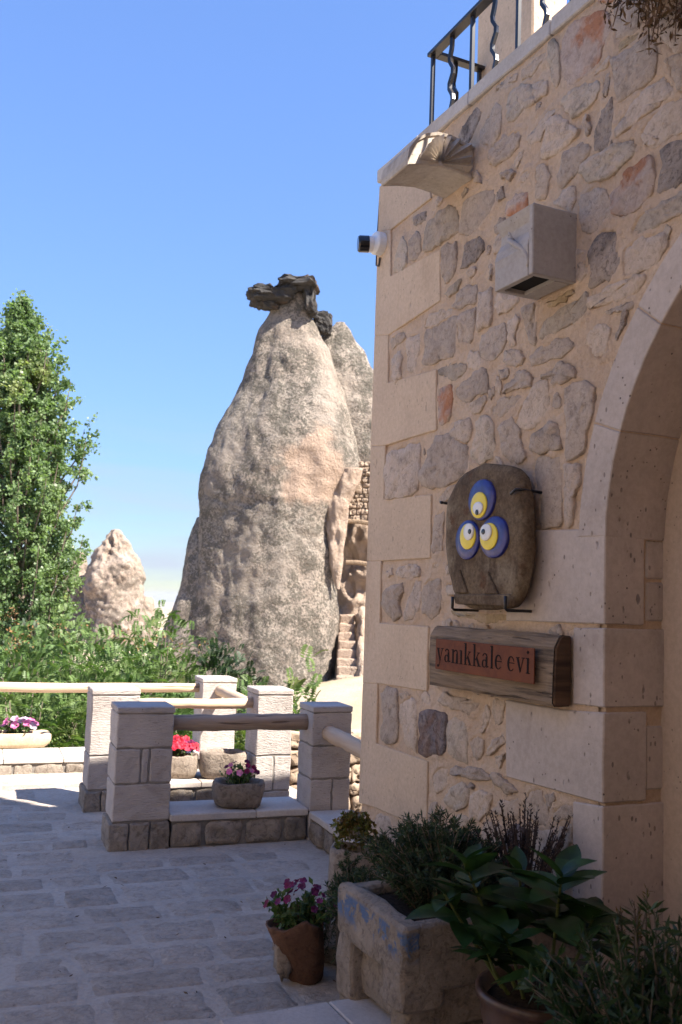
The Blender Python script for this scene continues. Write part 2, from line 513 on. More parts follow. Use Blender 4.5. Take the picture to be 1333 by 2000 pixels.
# fairy chimney tuff: pale pink-grey with a crust of dark lichen
def tuff(name, pale, pink, lichen, cover, ls=2.2, patchpos=None, fine=24):
    t = NT(name)
    big = t.noise(0.45, 5, 0.6)
    col = t.mix(t.rng(big, 0.38, 0.62), pale, pink)
    cell = t.voro(fine)
    speck = t.noise(fine * 0.55, 6, 0.75)
    cov = t.rng(t.noise(ls * 0.16, 5, 0.65, 0.5), 0.60 - cover, 0.80 - cover)
    if patchpos:
        q = t.n('ShaderNodeVectorMath', operation='DISTANCE')
        q.inputs[1].default_value = patchpos[0]
        t.l(t.pos, q.inputs[0])
        wob = t.math('ADD', q.outputs['Value'], t.math('MULTIPLY', t.math('SUBTRACT', t.noise(0.9, 4), 0.5), 2.4))
        inp = t.rng(wob, patchpos[1] * 1.15, patchpos[1] * 0.7)
        col = t.mix(inp, col, (0.42, 0.31, 0.235))
        cov = t.math('MULTIPLY', cov, t.math('SUBTRACT', 1.0, t.math('MULTIPLY', inp, 0.9)))
    med = t.noise(fine * .10, 6, .75, .4)
    lm = t.math('MULTIPLY', t.rng(t.math('ADD', t.math('MULTIPLY', speck, .58), t.math('MULTIPLY', med, .42)), 0.465, 0.52), cov)
    col = t.mix(t.math('MULTIPLY', lm, 0.8), col, lichen)
    streak = t.math('MULTIPLY', t.rng(t.noise(1.0, 6, .7, .6, t.mapping((1.3, 1.3, .22))), .52, .66), cov)
    col = t.mix(t.math('MULTIPLY', streak, .5), col, lichen)
    # larger pumice pebbles
    peb = t.math('MULTIPLY', t.rng(cell, 0.3, 0.12), t.rng(t.noise(fine * 0.6, 3), 0.5, 0.6))
    col = t.mix(t.math('MULTIPLY', peb, 0.55), col, (0.42, 0.35, 0.28))
    crack = t.rng(t.noise(1.6, 7, 0.7, 1.2), 0.40, 0.33)
    col = t.mix(t.math('MULTIPLY', crack, 0.35), col, (0.22, 0.18, 0.15))
    h = t.math('ADD', t.math('MULTIPLY', speck, 1.0), t.math('MULTIPLY', t.noise(2.0, 8, 0.65), 2.0))
    h = t.math('ADD', h, t.math('MULTIPLY', peb, 0.5))
    return t.done(col, 0.95, h, 0.9, 0.10, spec=0.1)
M['basalt'] = stone_mat('basalt_cap', (0.035, 0.034, 0.034), (0.06, 0.055, 0.05), (0.085, 0.06, 0.045), scale=3.0, amt=0.1, bs=1.0, fine=9, pits=0, cut=0.68, dist=0.12)
M['rubble_far'] = stone_mat('cave_rubble', (0.36, 0.28, 0.21), (0.28, 0.21, 0.155), None, scale=3, amt=0.2, bs=0.8, fine=14, dist=0.04)

# wood
def wood(name, a, b, c, along, scale=30, bs=0.7):
    t = NT(name)
    q = t.n('ShaderNodeMapping')
    e = V(along).to_track_quat('Z', 'Y').to_euler()
    # stretch the noise along the log
    vt = t.n('ShaderNodeVectorRotate', rotation_type='EULER_XYZ', invert=True)
    vt.inputs['Rotation'].default_value = e
    t.l(t.pos, vt.inputs['Vector'])
    q.inputs['Scale'].default_value = (1, 1, 0.06)
    t.l(vt.outputs['Vector'], q.inputs['Vector'])
    g = t.noise(scale, 6, 0.7, 0.3, q.outputs['Vector'])
    g2 = t.noise(scale * 0.35, 5, 0.6, 0.2, q.outputs['Vector'])
    col = t.mix(t.rng(g, 0.35, 0.65), a, b)
    col = t.mix(t.rng(g2, 0.5, 0.66), col, c)
    crk = t.rng(t.noise(scale * 0.8, 3, 0.5, 0, q.outputs['Vector']), 0.36, 0.31)
    col = t.mix(t.math('MULTIPLY', crk, 0.7), col, (0.06, 0.04, 0.03))
    col = t.rand(col, 0.06)
    return t.done(col, 0.85, t.math('SUBTRACT', g, crk), bs, 0.008)
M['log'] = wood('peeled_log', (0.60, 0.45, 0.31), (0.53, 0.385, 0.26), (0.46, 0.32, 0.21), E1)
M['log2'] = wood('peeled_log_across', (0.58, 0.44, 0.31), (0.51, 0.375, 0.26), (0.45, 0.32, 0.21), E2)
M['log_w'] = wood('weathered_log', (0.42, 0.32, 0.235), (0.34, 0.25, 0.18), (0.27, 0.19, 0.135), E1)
M['beam'] = wood('weathered_beam', (0.30, 0.215, 0.14), (0.19, 0.135, 0.088), (0.06, 0.045, 0.034), U, 60, 1.0)
M['beam_end'] = wood('beam_end_grain', (0.15, 0.085, 0.05), (0.10, 0.06, 0.036), (0.05, 0.03, 0.02), N, 26, 0.8)
t = NT('rusted_steel')
n1 = t.noise(16, 6, 0.7)
col = t.mix(t.rng(n1, 0.35, 0.68), (0.17, 0.047, 0.014), (0.11, 0.029, 0.010))
col = t.mix(t.rng(t.noise(4, 5, 0.6), 0.5, 0.7), col, (0.24, 0.072, 0.018))
M['rust'] = t.done(col, 0.75, t.noise(90, 4), 0.25, 0.003, spec=0.35)
M['letter'] = NT('letter_shade').done((0.010, 0.006, 0.005), 0.9)  # black colour stands in for the shade inside cut-out letters
# brown stone of the eyed slab
t = NT('brown_slab')
n1 = t.noise(7, 7, 0.7)
n2 = t.noise(55, 4, 0.7)
col = t.mix(t.rng(n1, 0.34, 0.66), (0.20, 0.142, 0.086), (0.105, 0.07, 0.043))
col = t.mix(t.rng(t.noise(3.4, 5, 0.65), 0.52, 0.68), col, (0.27, 0.21, 0.14))
col = t.mix(t.rng(t.noise(5.2, 5, 0.65), 0.6, 0.72), col, (0.125, 0.06, 0.03))
col = t.mix(t.rng(n2, 0.35, 0.7), col, t.mix(1.0, col, (0.62, 0.6, 0.58), 'MULTIPLY'))
M['slab'] = t.done(col, 0.9, t.math('ADD', n2, n1), 0.7, 0.01)
def plain(name, c, rough=0.5, spec=0.4, metal=0.0, var=0.12, vs=20, bump=0.0):
    t = NT(name)
    n = t.noise(vs, 5, 0.6)
    col = t.mix(t.rng(n, 0.3, 0.7), c, tuple(x * (1 - var * 2) for x in c))
    m = t.done(col, rough, n if bump else None, bump, 0.004, spec)
    t.b.inputs['Metallic'].default_value = metal
    return m
M['eye_blue'] = plain('glazed_blue', (0.028, 0.034, 0.22), 0.3, 0.5, var=0.2, vs=30, bump=0.3)
M['eye_yellow'] = plain('glazed_yellow', (0.85, 0.64, 0.03), 0.3, 0.5, var=0.05)
M['eye_white'] = plain('glazed_white', (0.78, 0.75, 0.70), 0.25, 0.5, var=0.03)
M['eye_black'] = plain('glazed_pupil', (0.015, 0.017, 0.03), 0.25, 0.5)
M['iron'] = plain('black_iron', (0.014, 0.014, 0.018), 0.32, 0.5, metal=0.0, var=0.2)
M['white_plastic'] = plain('white_plastic', (0.78, 0.78, 0.77), 0.35, 0.5, var=0.02)
M['black_plastic'] = plain('black_plastic', (0.012, 0.012, 0.013), 0.15, 0.5)
M['cable'] = plain('grey_cable', (0.07, 0.07, 0.075), 0.5)
M['soil'] = plain('soil', (0.06, 0.042, 0.03), 0.95, 0.1, var=0.3, vs=60, bump=0.8)
M['terracotta'] = stone_mat('terracotta', (0.17, 0.09, 0.055), (0.12, 0.062, 0.038), (0.075, 0.046, 0.032), scale=8, amt=0, bs=0.9, mott=.6)
M['ceramic'] = plain('glazed_pot', (0.11, 0.065, 0.048), 0.35, 0.4, var=0.25)
M['dark'] = NT('vent_inner_shade').done((0.02, 0.018, 0.016), 0.95)  # near-black standing for the unlit inside of the vent
# leaves
def leaf(name, a, b, c=None, rough=0.5, trans=0.35, sc=3.0):
    t = NT(name)
    n = t.noise(sc, 3, 0.6)
    col = t.mix(t.rng(n, 0.38, 0.62), a, b)
    if c: col = t.mix(t.rng(t.noise(sc * 0.6, 4, 0.6), 0.56, 0.68), col, c)
    w = t.n('ShaderNodeTexWhiteNoise', noise_dimensions='3D')
    sn = t.n('ShaderNodeVectorMath', operation='SNAP')
    sn.inputs[1].default_value = (0.06, 0.06, 0.06)
    t.l(t.pos, sn.inputs[0])
    t.l(sn.outputs['Vector'], w.inputs['Vector'])
    hv = t.n('ShaderNodeHueSaturation')
    t.l(col, hv.inputs['Color'])
    t.l(t.rng(w.outputs['Value'], 0, 1, 0.7, 1.3), hv.inputs['Value'])
    col = hv.outputs['Color']
    m = t.done(col, rough, spec=0.35)
    tr = t.n('ShaderNodeBsdfTranslucent')
    t.l(t.mix(1.0, col, (1.0, 1.15, 0.55), 'MULTIPLY'), tr.inputs['Color'])
    ms = t.n('ShaderNodeMixShader')
    ms.inputs[0].default_value = trans
    t.l(t.b.outputs[0], ms.inputs[1])
    t.l(tr.outputs[0], ms.inputs[2])
    t.l(ms.outputs[0], t.out.inputs['Surface'])
    return m
M['lf_poplar'] = leaf('poplar_leaf', (0.145, 0.22, 0.095), (0.20, 0.28, 0.13), (0.26, 0.30, 0.13), 0.38, 0.48, 1.2)
M['lf_sumac'] = leaf('sumac_leaf', (0.09, 0.155, 0.045), (0.13, 0.19, 0.06), (0.195, 0.205, 0.07), 0.5, 0.38, 1.0)
M['lf_dark'] = leaf('dark_shrub_leaf', (0.022, 0.046, 0.017), (0.036, 0.064, 0.023), None, 0.5, 0.3, 1.5)
M['lf_big'] = leaf('broad_leaf', (0.020, 0.050, 0.014), (0.034, 0.072, 0.019), None, 0.42, 0.25, 8)
M['lf_rosemary'] = leaf('rosemary_leaf', (0.03, 0.056, 0.026), (0.05, 0.078, 0.04), None, 0.6, 0.2, 20)
M['lf_succulent'] = leaf('succulent_leaf', (0.12, 0.14, 0.03), (0.17, 0.10, 0.03), (0.20, 0.19, 0.05), 0.45, 0.2, 18)
M['lf_flower'] = leaf('bedding_leaf', (0.05, 0.10, 0.03), (0.09, 0.14, 0.045), None, 0.55, 0.3, 20)
M['dry'] = leaf('dry_stalk', (0.085, 0.06, 0.05), (0.05, 0.036, 0.034), None, 0.8, 0.1, 20)
M['vine'] = leaf('dry_vine', (0.17, 0.10, 0.05), (0.10, 0.055, 0.03), (0.24, 0.15, 0.08), 0.8, 0.15, 12)
M['seed'] = leaf('rusty_seed_head', (0.26, 0.14, 0.06), (0.20, 0.12, 0.05), None, 0.8, 0.2, 5)
M['bark'] = stone_mat('bark', (0.22, 0.18, 0.14), (0.14, 0.11, 0.085), None, scale=9, amt=0.1, bs=0.8, fine=40)
M['stem'] = plain('green_stem', (0.14, 0.17, 0.05), 0.6, var=0.2)
M['p_red'] = leaf('red_petal', (0.55, 0.018, 0.045), (0.62, 0.04, 0.075), None, 0.6, 0.3, 30)
M['p_pink'] = leaf('pink_petal', (0.66, 0.14, 0.36), (0.70, 0.26, 0.46), None, 0.6, 0.3, 30)
M['p_mag'] = leaf('magenta_petal', (0.26, 0.010, 0.075), (0.17, 0.006, 0.07), None, 0.6, 0.3, 30)
M['p_purple'] = leaf('purple_petal', (0.10, 0.006, 0.065), (0.17, 0.025, 0.11), None, 0.6, 0.3, 30)
M['p_white'] = leaf('white_petal', (0.62, 0.50, 0.62), (0.5, 0.33, 0.5), None, 0.6, 0.3, 30)
M['blue_paint'] = plain('worn_blue_paint', (0.09, 0.19, 0.36), 0.8, 0.2, var=0.2)
t = NT('dry_ground')
n1 = t.noise(0.35, 8, 0.65)
col = t.mix(t.rng(n1, 0.38, 0.62), (0.42, 0.33, 0.25), (0.33, 0.27, 0.18))
col = t.mix(t.rng(t.noise(0.02, 6, 0.6), 0.5, 0.62), col, (0.20, 0.19, 0.10))
M['ground'] = t.done(col, 0.95, t.noise(3, 8, 0.7), 0.5, 0.1)

# ================================================================== SETTING
# terrain: one sheet from the terrace foot to the horizon
def terrain_z(x, y):
    r = math.hypot(x, y)
    z = -1.7 - 0.035 * max(0, min(r, 60) - 9)
    if r > 60: z -= (r - 60) * 0.012
    q = (x - 2.5) ** 2 / 30 + (y - 27) ** 2 / 60          # rise round the foot of the rock
    z += 2.2 * math.exp(-q)
    return z + 0.25 * fbm((x, y, 0), 0.12) * min(1, max(0, (r - 8) / 8)) + 3 * fbm((x, y, 3), 0.004) * min(1, r / 300)
rs = [0.5, 6, 9] + [9 * 1.12 ** k for k in range(1, 62)]
vs, fs = [], []
NA = 96
for r in rs:
    for k in range(NA):
        a = 2 * math.pi * k / NA
        x, y = r * math.cos(a), r * math.sin(a)
        vs.append((x, y, terrain_z(x, y)))
for i in range(len(rs) - 1):
    for k in range(NA):
        a, b = i * NA + k, i * NA + (k + 1) % NA
        fs.append((a, b, b + NA, a + NA))
mk('ground', vs, fs, M['ground'], smooth=True, kind='structure')
# far table hills on the horizon
def hill(name, cx, cy, L, h, w):
    vs, fs = [], []
    a = math.atan2(cy, cx)
    ex, ey = V((-math.sin(a), math.cos(a), 0)), V((math.cos(a), math.sin(a), 0))
    n = 60
    base = terrain_z(cx, cy) - 20
    for i in range(n + 1):
        s = i / n * 2 - 1
        top = h * (1 - abs(s) ** 4) * (0.8 + 0.35 * fbm((i * 0.11, cx * 0.001, 1)))
        for d, z in ((-w, 0), (-w * 0.3, top * 0.8), (0, top), (w, 0)):
            p = V((cx, cy, 0)) + ex * (s * L) + ey * d
            vs.append((p.x, p.y, base + z))
    for i in range(n):
        for k in range(3):
            a0 = i * 4 + k
            fs.append((a0, a0 + 1, a0 + 5, a0 + 4))
    mk(name, vs, fs, M['ground'], smooth=True, kind='structure')
hill('hills', -1500, 7500, 5000, 75, 500)

# terrace slab
base_poly = [T(-7, -8), T(3.2, -8), T(3.2, 5.05), T(2.6, 5.05), T(2.6, 7.6), T(2.45, 9.35), T(-7, 9.35)]
pv, pf = prism([p + Z * -2.6 for p in base_poly], Z * 2.6)
terrace = mk('terrace_pavement', pv, pf, M['pavemortar'], kind='structure')
r2 = random.Random(31)
row = -0.2
npv = 0
while row < 8.6:
    hgt = r2.uniform(0.19, 0.34)
    a = -3.6 + r2.uniform(0, 0.4)
    while a < 2.1:
        w = r2.uniform(0.24, 0.50)
        c = T(a + w / 2, row + hgt / 2)
        px, py, dep = proj(c)
        ok = dep > 1.2 and -260 < px < 1500 and 1400 < py < 2300 and a + w < 2.12
        uu, dd = (c - C0).dot(U), (c - C0).dot(N)
        if dd < 0.25 and uu > -0.1: ok = False
        if row + hgt > 5.95 and row < 6.45 and a + w > 0.8: ok = False
        if row + hgt > 7.0 and row < 7.65 and a + w > 0.75: ok = False
        if row + hgt > 8.55: ok = False
        if ok and npv < 296:
            npv += 1
            nx, ny = 10, 7
            vs, fs = [], []
            j = [r2.uniform(-0.018, 0.018) for _ in range(8)]
            top = r2.uniform(0.003, 0.0075)
            g = 0.004
            for iy in range(ny + 1):
                for ix in range(nx + 1):
                    s, tt = ix / nx, iy / ny
                    x = a + g + (w - 2 * g) * s + j[0] * (1 - s) * (1 - tt) + j[1] * s * (1 - tt) + j[2] * (1 - s) * tt + j[3] * s * tt
                    y = row + g + (hgt - 2 * g) * tt + j[4] * (1 - s) * (1 - tt) + j[5] * s * (1 - tt) + j[6] * (1 - s) * tt + j[7] * s * tt
                    edge = ix in (0, nx) or iy in (0, ny)
                    crn = ix in (0, nx) and iy in (0, ny)
                    p = T(x, y)
                    if crn:
                        p += (T(a + w / 2, row + hgt / 2) - p) * 0.05
                    nv = noise.noise_vector(p * 7) + noise.noise_vector(p * 19) * .6
                    p += V((nv.x, nv.y, 0)) * (0.022 if edge else 0.006)
                    z = -0.006 if edge else top + 0.0035 * fbm(p, 9) - 0.002
                    vs.append((p.x, p.y, z))
            for iy in range(ny):
                for ix in range(nx):
                    k = iy * (nx + 1) + ix
                    fs.append((k, k + 1, k + nx + 2, k + nx + 1))
            mk('paver', vs, fs, M['paver'], terrace, smooth=True)
        a += w
    row += hgt

# ================================================================== STONE BUILDING
bld = thing('stone_building', 'stone building with rubble facade, smooth corner quoins and a round arched doorway', 'building', C0)
TOPV = 4.20
ARC_U, ARC_V, R_IN, R_OUT = 3.375, 1.845, 1.30, 1.462
JU = ARC_U - R_IN                     # left jamb edge, u = 2.075
def in_arch(u, v, r=R_IN + 0.05):
    return (abs(u - ARC_U) < r and v < ARC_V) or math.hypot(u - ARC_U, v - ARC_V) < r

# ---- rubble stones traced from the facade: (tile origin) zoom-4 outlines, tone, relief
TR = {
 'b': (1000, 0), 'd': (1000, 300), 'a': (700, 0), 'c': (700, 300), 'e': (700, 600), 'f': (1000, 600),
 'g': (700, 900), 'h': (1000, 900), 'i': (700, 1200), 'k': (700, 1450), 'm': (1000, 1450)}
STONES = [
('b','grey',[(820,40),(900,-30),(1040,-40),(1040,150),(990,230),(860,300),(815,320)]),
('b','pink',[(470,200),(560,150),(640,120),(690,95),(740,110),(770,170),(790,240),(740,300),(700,420),(690,480),(600,560),(490,650),(440,640),(400,560),(390,420),(410,330)]),
('b','olive',[(290,350),(340,315),(380,350),(385,560),(370,680),(340,670),(300,530)]),
('b','beige',[(90,560),(160,480),(270,400),(280,440),(200,550),(170,600),(100,630)]),
('b','beige',[(150,665),(250,620),(290,680),(270,740),(205,795),(185,760)]),
('b','olive',[(640,650),(690,640),(700,690),(660,790),(600,850),(500,910),(440,890),(390,800),(420,750),(520,680)]),
('b','grey',[(740,590),(770,570),(780,640),(760,760),(730,770),(720,700)]),
('b','grey',[(800,460),(880,420),(1000,350),(1070,280),(1110,300),(1150,480),(1130,580),(1000,690),(850,795),(830,750)]),
('b','yellow',[(830,340),(920,270),(1010,240),(1030,260),(920,360),(840,400)]),
('b','grey',[(870,930),(980,800),(1080,680),(1200,610),(1270,680),(1270,750),(1180,820),(1110,880),(1000,950),(920,1020),(820,1085),(840,1000)]),
('b','beige',[(1040,1000),(1130,900),(1230,800),(1333,780),(1420,800),(1400,1000),(1200,1100),(1110,1150),(1040,1090)]),
('b','dark',[(720,860),(790,780),(805,850),(800,1000),(780,1130),(720,1180),(660,1150),(650,1020),(690,950)]),
('b','grey',[(575,940),(600,905),(620,960),(620,1040),(600,1070),(580,990)]),
('b','beige',[(280,960),(360,920),(430,960),(530,1030),(530,1060),(470,1130),(380,1190),(290,1250),(240,1230),(250,1150),(290,1060)]),
('b','beige',[(130,1090),(210,980),(300,860),(360,850),(330,920),(280,1010),(240,1080),(170,1130)]),
('b','beige',[(640,580),(700,500),(780,440),(790,460),(720,550),(660,600)]),
('b','grey',[(1170,180),(1240,120),(1340,60),(1400,300),(1300,420),(1200,330)]),
('b','beige',[(1220,460),(1300,440),(1400,400),(1400,700),(1320,720),(1280,640)]),
('b','pink',[(690,-60),(840,-90),(830,0),(760,40),(690,10)]),
('d','grey',[(370,150),(430,0),(520,-50),(610,-70),(635,-40),(560,80),(500,180),(400,275),(370,240)]),
('d','olive',[(560,150),(590,70),(700,0),(860,-80),(950,-110),(980,-60),(960,20),(880,90),(820,170),(740,200),(640,220),(570,200)]),
('d','dark',[(1165,-20),(1250,-80),(1333,-110),(1420,-90),(1420,210),(1260,270),(1160,295),(1150,240),(1180,150)]),
('d','pink',[(870,170),(960,110),(1040,40),(1100,30),(1110,130),(1130,190),(1110,300),(1060,370),(980,450),(880,490),(810,490),(780,420),(780,330),(860,270)]),
('d','olive',[(1050,450),(1200,390),(1333,320),(1420,290),(1420,420),(1240,530),(1130,580),(1020,630),(960,600),(990,520)]),
('d','grey',[(530,420),(570,320),(660,280),(750,300),(790,400),(780,490),(700,560),(680,600),(610,630),(560,580),(540,500)]),
('d','dark',[(660,680),(720,620),(800,600),(830,660),(830,760),(870,830),(830,930),(760,980),(640,1050),(610,1030),(640,900),(600,850),(620,760)]),
('d','beige',[(900,740),(990,680),(1120,640),(1220,620),(1220,730),(1160,830),(1080,900),(960,940),(880,940),(890,820)]),
('d','beige',[(630,1120),(740,1060),(900,990),(1050,960),(1060,1010),(930,1110),(800,1170),(640,1220),(610,1180)]),
('d','grey',[(740,1240),(870,1180),(950,1160),(960,1200),(900,1230),(820,1250),(760,1265)]),
('d','beige',[(200,110),(290,80),(300,200),(290,320),(240,360),(190,350),(200,220)]),
('d','grey',[(330,390),(390,320),(480,250),(510,260),(510,340),(490,440),(470,460),(400,420)]),
('d','beige',[(1150,-140),(1010,-130),(1060,-60),(1120,-40)]),
('d','yellow',[(240,1180),(380,1110),(480,1060),(500,1090),(420,1160),(260,1215)]),
('d','olive',[(1140,720),(1180,600),(1240,560),(1260,600),(1210,700)]),
('d','beige',[(520,870),(590,840),(600,930),(570,990),(520,980)]),
('f','olive',[(270,110),(340,60),(380,20),(520,-60),(590,-110),(600,10),(570,70),(490,130),(390,180),(260,245),(220,240),(240,170)]),
('f','grey',[(100,20),(130,0),(190,-40),(200,130),(200,200),(210,260),(190,285),(150,280),(130,200),(120,90)]),
('e','beige',[(1180,120),(1240,70),(1270,120),(1250,200),(1240,300),(1190,310),(1180,250)]),
('f','grey',[(150,400),(200,330),(330,270),(440,240),(480,290),(490,330),(420,380),(320,410),(230,450),(160,460)]),
('e','grey',[(1160,350),(1280,330),(1300,400),(1290,460),(1200,460),(1150,430)]),
('f','beige',[(620,190),(680,150),(750,140),(770,200),(760,300),(760,360),(700,400),(650,380),(620,330),(600,260)]),
('f','dark',[(850,150),(890,60),(930,20),(900,120),(870,200),(830,260),(820,240)]),
('f','grey',[(240,530),(320,490),(400,435),(480,450),(510,500),(510,545),(440,590),(380,600),(320,580),(250,555)]),
('e','grey',[(1150,650),(1200,580),(1250,510),(1333,490),(1370,540),(1350,630),(1250,650),(1160,665)]),
('f','beige',[(160,640),(200,590),(280,590),(300,680),(310,740),(290,820),(220,900),(150,950),(50,940),(40,900),(90,780)]),
('f','grey',[(320,760),(340,700),(380,680),(400,720),(400,780),(370,790),(330,780)]),
('f','grey',[(430,640),(480,610),(570,580),(650,640),(655,720),(640,850),(600,960),(575,1110),(540,1160),(460,1170),(440,1120),(450,1000),(430,850),(420,730)]),
('f','grey',[(160,1020),(230,970),(300,910),(370,910),(390,980),(395,1090),(340,1130),(230,1160),(180,1120),(150,1070)]),
('e','grey',[(1110,940),(1160,890),(1220,870),(1260,960),(1280,1060),(1320,1170),(1260,1230),(1200,1210),(1150,1150),(1120,1020)]),
('h','beige',[(190,20),(220,-20),(380,-30),(400,100),(400,280),(395,490),(270,530),(230,480),(240,300),(180,130)]),
('h','grey',[(440,40),(540,30),(545,160),(510,280),(500,420),(490,500),(440,510),(430,350),(430,160)]),
('a','dark',[(790,1080),(860,950),(920,860),(970,880),(950,960),(900,1060),(870,1120),(800,1100)]),
('a','beige',[(960,1040),(1020,930),(1080,830),(1130,830),(1130,960),(1110,1060),(1050,1150),(970,1130)]),
('a','olive',[(1180,780),(1200,720),(1300,670),(1350,670),(1390,760),(1400,800),(1320,850),(1260,920),(1190,960)]),
('a','grey',[(1080,690),(1160,620),(1250,580),(1250,630),(1190,690),(1080,720)]),
('a','grey',[(1040,1170),(1140,1080),(1260,1020),(1280,1080),(1260,1160),(1180,1230),(1110,1280),(1040,1290),(1030,1230)]),
('c','beige',[(830,380),(900,330),(980,300),(1060,280),(1065,390),(1030,470),(970,540),(930,600),(860,640),(800,620),(820,480)]),
('c','olive',[(550,560),(620,480),(720,400),(760,420),(790,480),(800,600),(740,660),(620,720),(530,770),(530,660)]),
('c','dark',[(1110,300),(1140,260),(1160,330),(1130,370),(1105,350)]),
('c','pink',[(1160,420),(1230,330),(1333,300),(1333,420),(1260,470),(1170,480)]),
('c','grey',[(1130,150),(1200,120),(1230,160),(1200,210),(1140,200)]),
('c','dark',[(450,500),(530,450),(540,520),(490,560),(450,550)]),
('c','olive',[(290,900),(310,780),(360,660),(390,720),(390,860),(340,930),(300,930)]),
('c','grey',[(410,680),(470,620),(500,640),(500,760),(470,820),(420,840),(400,760)]),
('c','grey',[(660,760),(700,710),(770,690),(780,760),(775,930),(720,1000),(690,1010),(670,940)]),
('c','dark',[(830,780),(860,690),(950,650),(990,680),(990,760),(940,830),(850,900),(820,890)]),
('c','grey',[(870,930),(920,880),(940,910),(930,950),(880,960)]),
('c','grey',[(1030,880),(1060,850),(1065,960),(1040,1000)]),
('c','grey',[(790,1100),(860,1040),(940,1010),(940,1090),(930,1160),(860,1190),(790,1220),(750,1200),(780,1150)]),
('c','olive',[(690,1100),(740,1030),(830,990),(800,1060),(720,1130)]),
('c','grey',[(1070,590),(1110,510),(1150,520),(1120,600),(1080,630)]),
('c','beige',[(1080,1180),(1130,1080),(1240,1100),(1270,1150),(1200,1230),(1110,1260)]),
('c','grey',[(900,120),(960,160),(970,240),(920,230)]),
('e','grey',[(940,130),(960,-100),(1050,-140),(1060,60),(1050,120),(950,195)]),
('e','grey',[(800,80),(860,40),(930,10),(920,100),(910,250),(880,280),(800,270),(790,160)]),
('e','grey',[(530,210),(600,150),(770,70),(785,100),(770,250),(765,380),(700,400),(520,450),(510,420),(540,300)]),
('e','beige',[(540,100),(600,40),(700,20),(760,0),(720,80),(620,140),(540,160)]),
('e','grey',[(270,400),(330,350),(360,400),(340,500),(350,540),(300,590),(275,560)]),
('e','grey',[(380,260),(430,230),(500,210),(490,320),(460,430),(440,500),(400,510),(390,400)]),
('e','beige',[(270,250),(350,190),(380,250),(280,330),(265,330)]),
('e','grey',[(980,220),(1060,160),(1150,130),(1170,180),(1160,280),(1130,360),(1050,420),(980,400),(960,300)]),
('e','beige',[(860,420),(880,350),(940,340),(970,400),(970,470),(920,490),(880,470)]),
('e','olive',[(630,490),(700,450),(780,440),(860,450),(830,530),(760,570),(690,550),(640,520)]),
('e','pink',[(640,640),(740,610),(750,700),(740,850),(690,910),(650,910),(640,780)]),
('e','grey',[(760,640),(850,580),(930,500),(1010,480),(1020,560),(1020,670),(930,690),(870,750),(830,740),(780,700)]),
('e','grey',[(1030,650),(1070,640),(1080,690),(1050,730),(1030,700)]),
('e','beige',[(1090,540),(1120,530),(1130,640),(1110,690),(1080,640)]),
('e','grey',[(1120,510),(1160,480),(1200,490),(1190,550),(1150,575),(1130,560)]),
('e','beige',[(1050,800),(1110,730),(1200,690),(1270,700),(1260,750),(1190,810),(1140,850),(1060,845)]),
('e','beige',[(890,760),(960,700),(1010,690),(1010,740),(960,810),(920,840),(880,800)]),
('e','grey',[(740,960),(780,890),(880,870),(890,920),(880,1030),(850,1080),(770,1040),(720,990)]),
('e','olive',[(940,900),(1000,840),(1060,900),(1070,1030),(1080,1120),(1040,1180),(960,1230),(890,1190),(890,1110),(930,1010)]),
('e','grey',[(570,1130),(620,1020),(720,1000),(850,1090),(860,1170),(870,1250),(840,1300),(740,1380),(580,1410),(520,1390),(500,1310),(550,1200)]),
('e','grey',[(240,1160),(330,1110),(480,1060),(490,1180),(490,1300),(470,1440),(400,1470),(230,1500),(215,1300)]),
('g','grey',[(590,480),(620,430),(690,390),(670,560),(665,690),(610,720),(580,690),(600,600)]),
('g','beige',[(640,290),(690,220),(770,200),(740,290),(700,320),(650,330)]),
('g','grey',[(310,870),(380,810),(450,810),(490,860),(480,910),(370,920),(320,900)]),
('g','beige',[(230,880),(270,850),(280,890),(250,910)]),
('g','grey',[(200,1110),(220,1040),(280,980),(360,970),(360,1040),(330,1110),(345,1220),(300,1250),(240,1220)]),
('g','grey',[(370,1190),(400,1090),(440,960),(500,940),(495,1020),(490,1150),(440,1240),(380,1240)]),
('g','grey',[(510,1010),(560,940),(650,930),(660,1050),(650,1150),(630,1210),(570,1225),(520,1180)]),
('g','beige',[(580,860),(600,790),(650,800),(640,850)]),
('g','yellow',[(740,1170),(800,1180),(900,1180),(1000,1190),(1170,1190),(1160,1260),(1000,1270),(850,1230),(760,1210)]),
('i','grey',[(190,620),(230,580),(310,590),(320,700),(320,900),(290,1000),(220,1010),(190,960),(200,800)]),
('i','beige',[(340,700),(400,660),(460,680),(470,800),(470,1000),(460,1070),(390,1030),(370,920),(330,830)]),
('i','beige',[(330,620),(400,600),(420,630),(350,660)]),
('i','beige',[(470,620),(540,600),(575,660),(570,710),(530,710),(500,650)]),
('i','purple',[(490,810),(510,760),(570,750),(640,760),(700,790),(700,850),(690,950),(690,1060),(650,1090),(570,1105),(510,1090),(490,1000),(500,920)]),
('i','olive',[(710,870),(760,800),(830,850),(870,900),(870,1000),(860,1090),(850,1150),(790,1130),(720,1080),(710,960)]),
('i','beige',[(890,980),(940,950),(1000,980),(990,1060),(970,1120),(930,1130),(890,1060)]),
('i','beige',[(640,690),(680,620),(800,640),(950,700),(920,770),(850,770),(720,720)]),
('i','beige',[(970,920),(990,820),(1030,700),(1050,760),(1040,840),(1000,920)]),
('i','beige',[(1060,760),(1080,680),(1150,680),(1150,780),(1130,860),(1080,860)]),
('i','grey',[(1030,1060),(1070,990),(1140,930),(1155,1000),(1110,1060),(1050,1110),(1030,1100)]),
('i','grey',[(1090,1120),(1160,1080),(1160,1130),(1120,1190),(1100,1170)]),
('k','beige',[(590,260),(630,200),(700,190),(715,240),(700,320),(660,380),(620,390),(600,330)]),
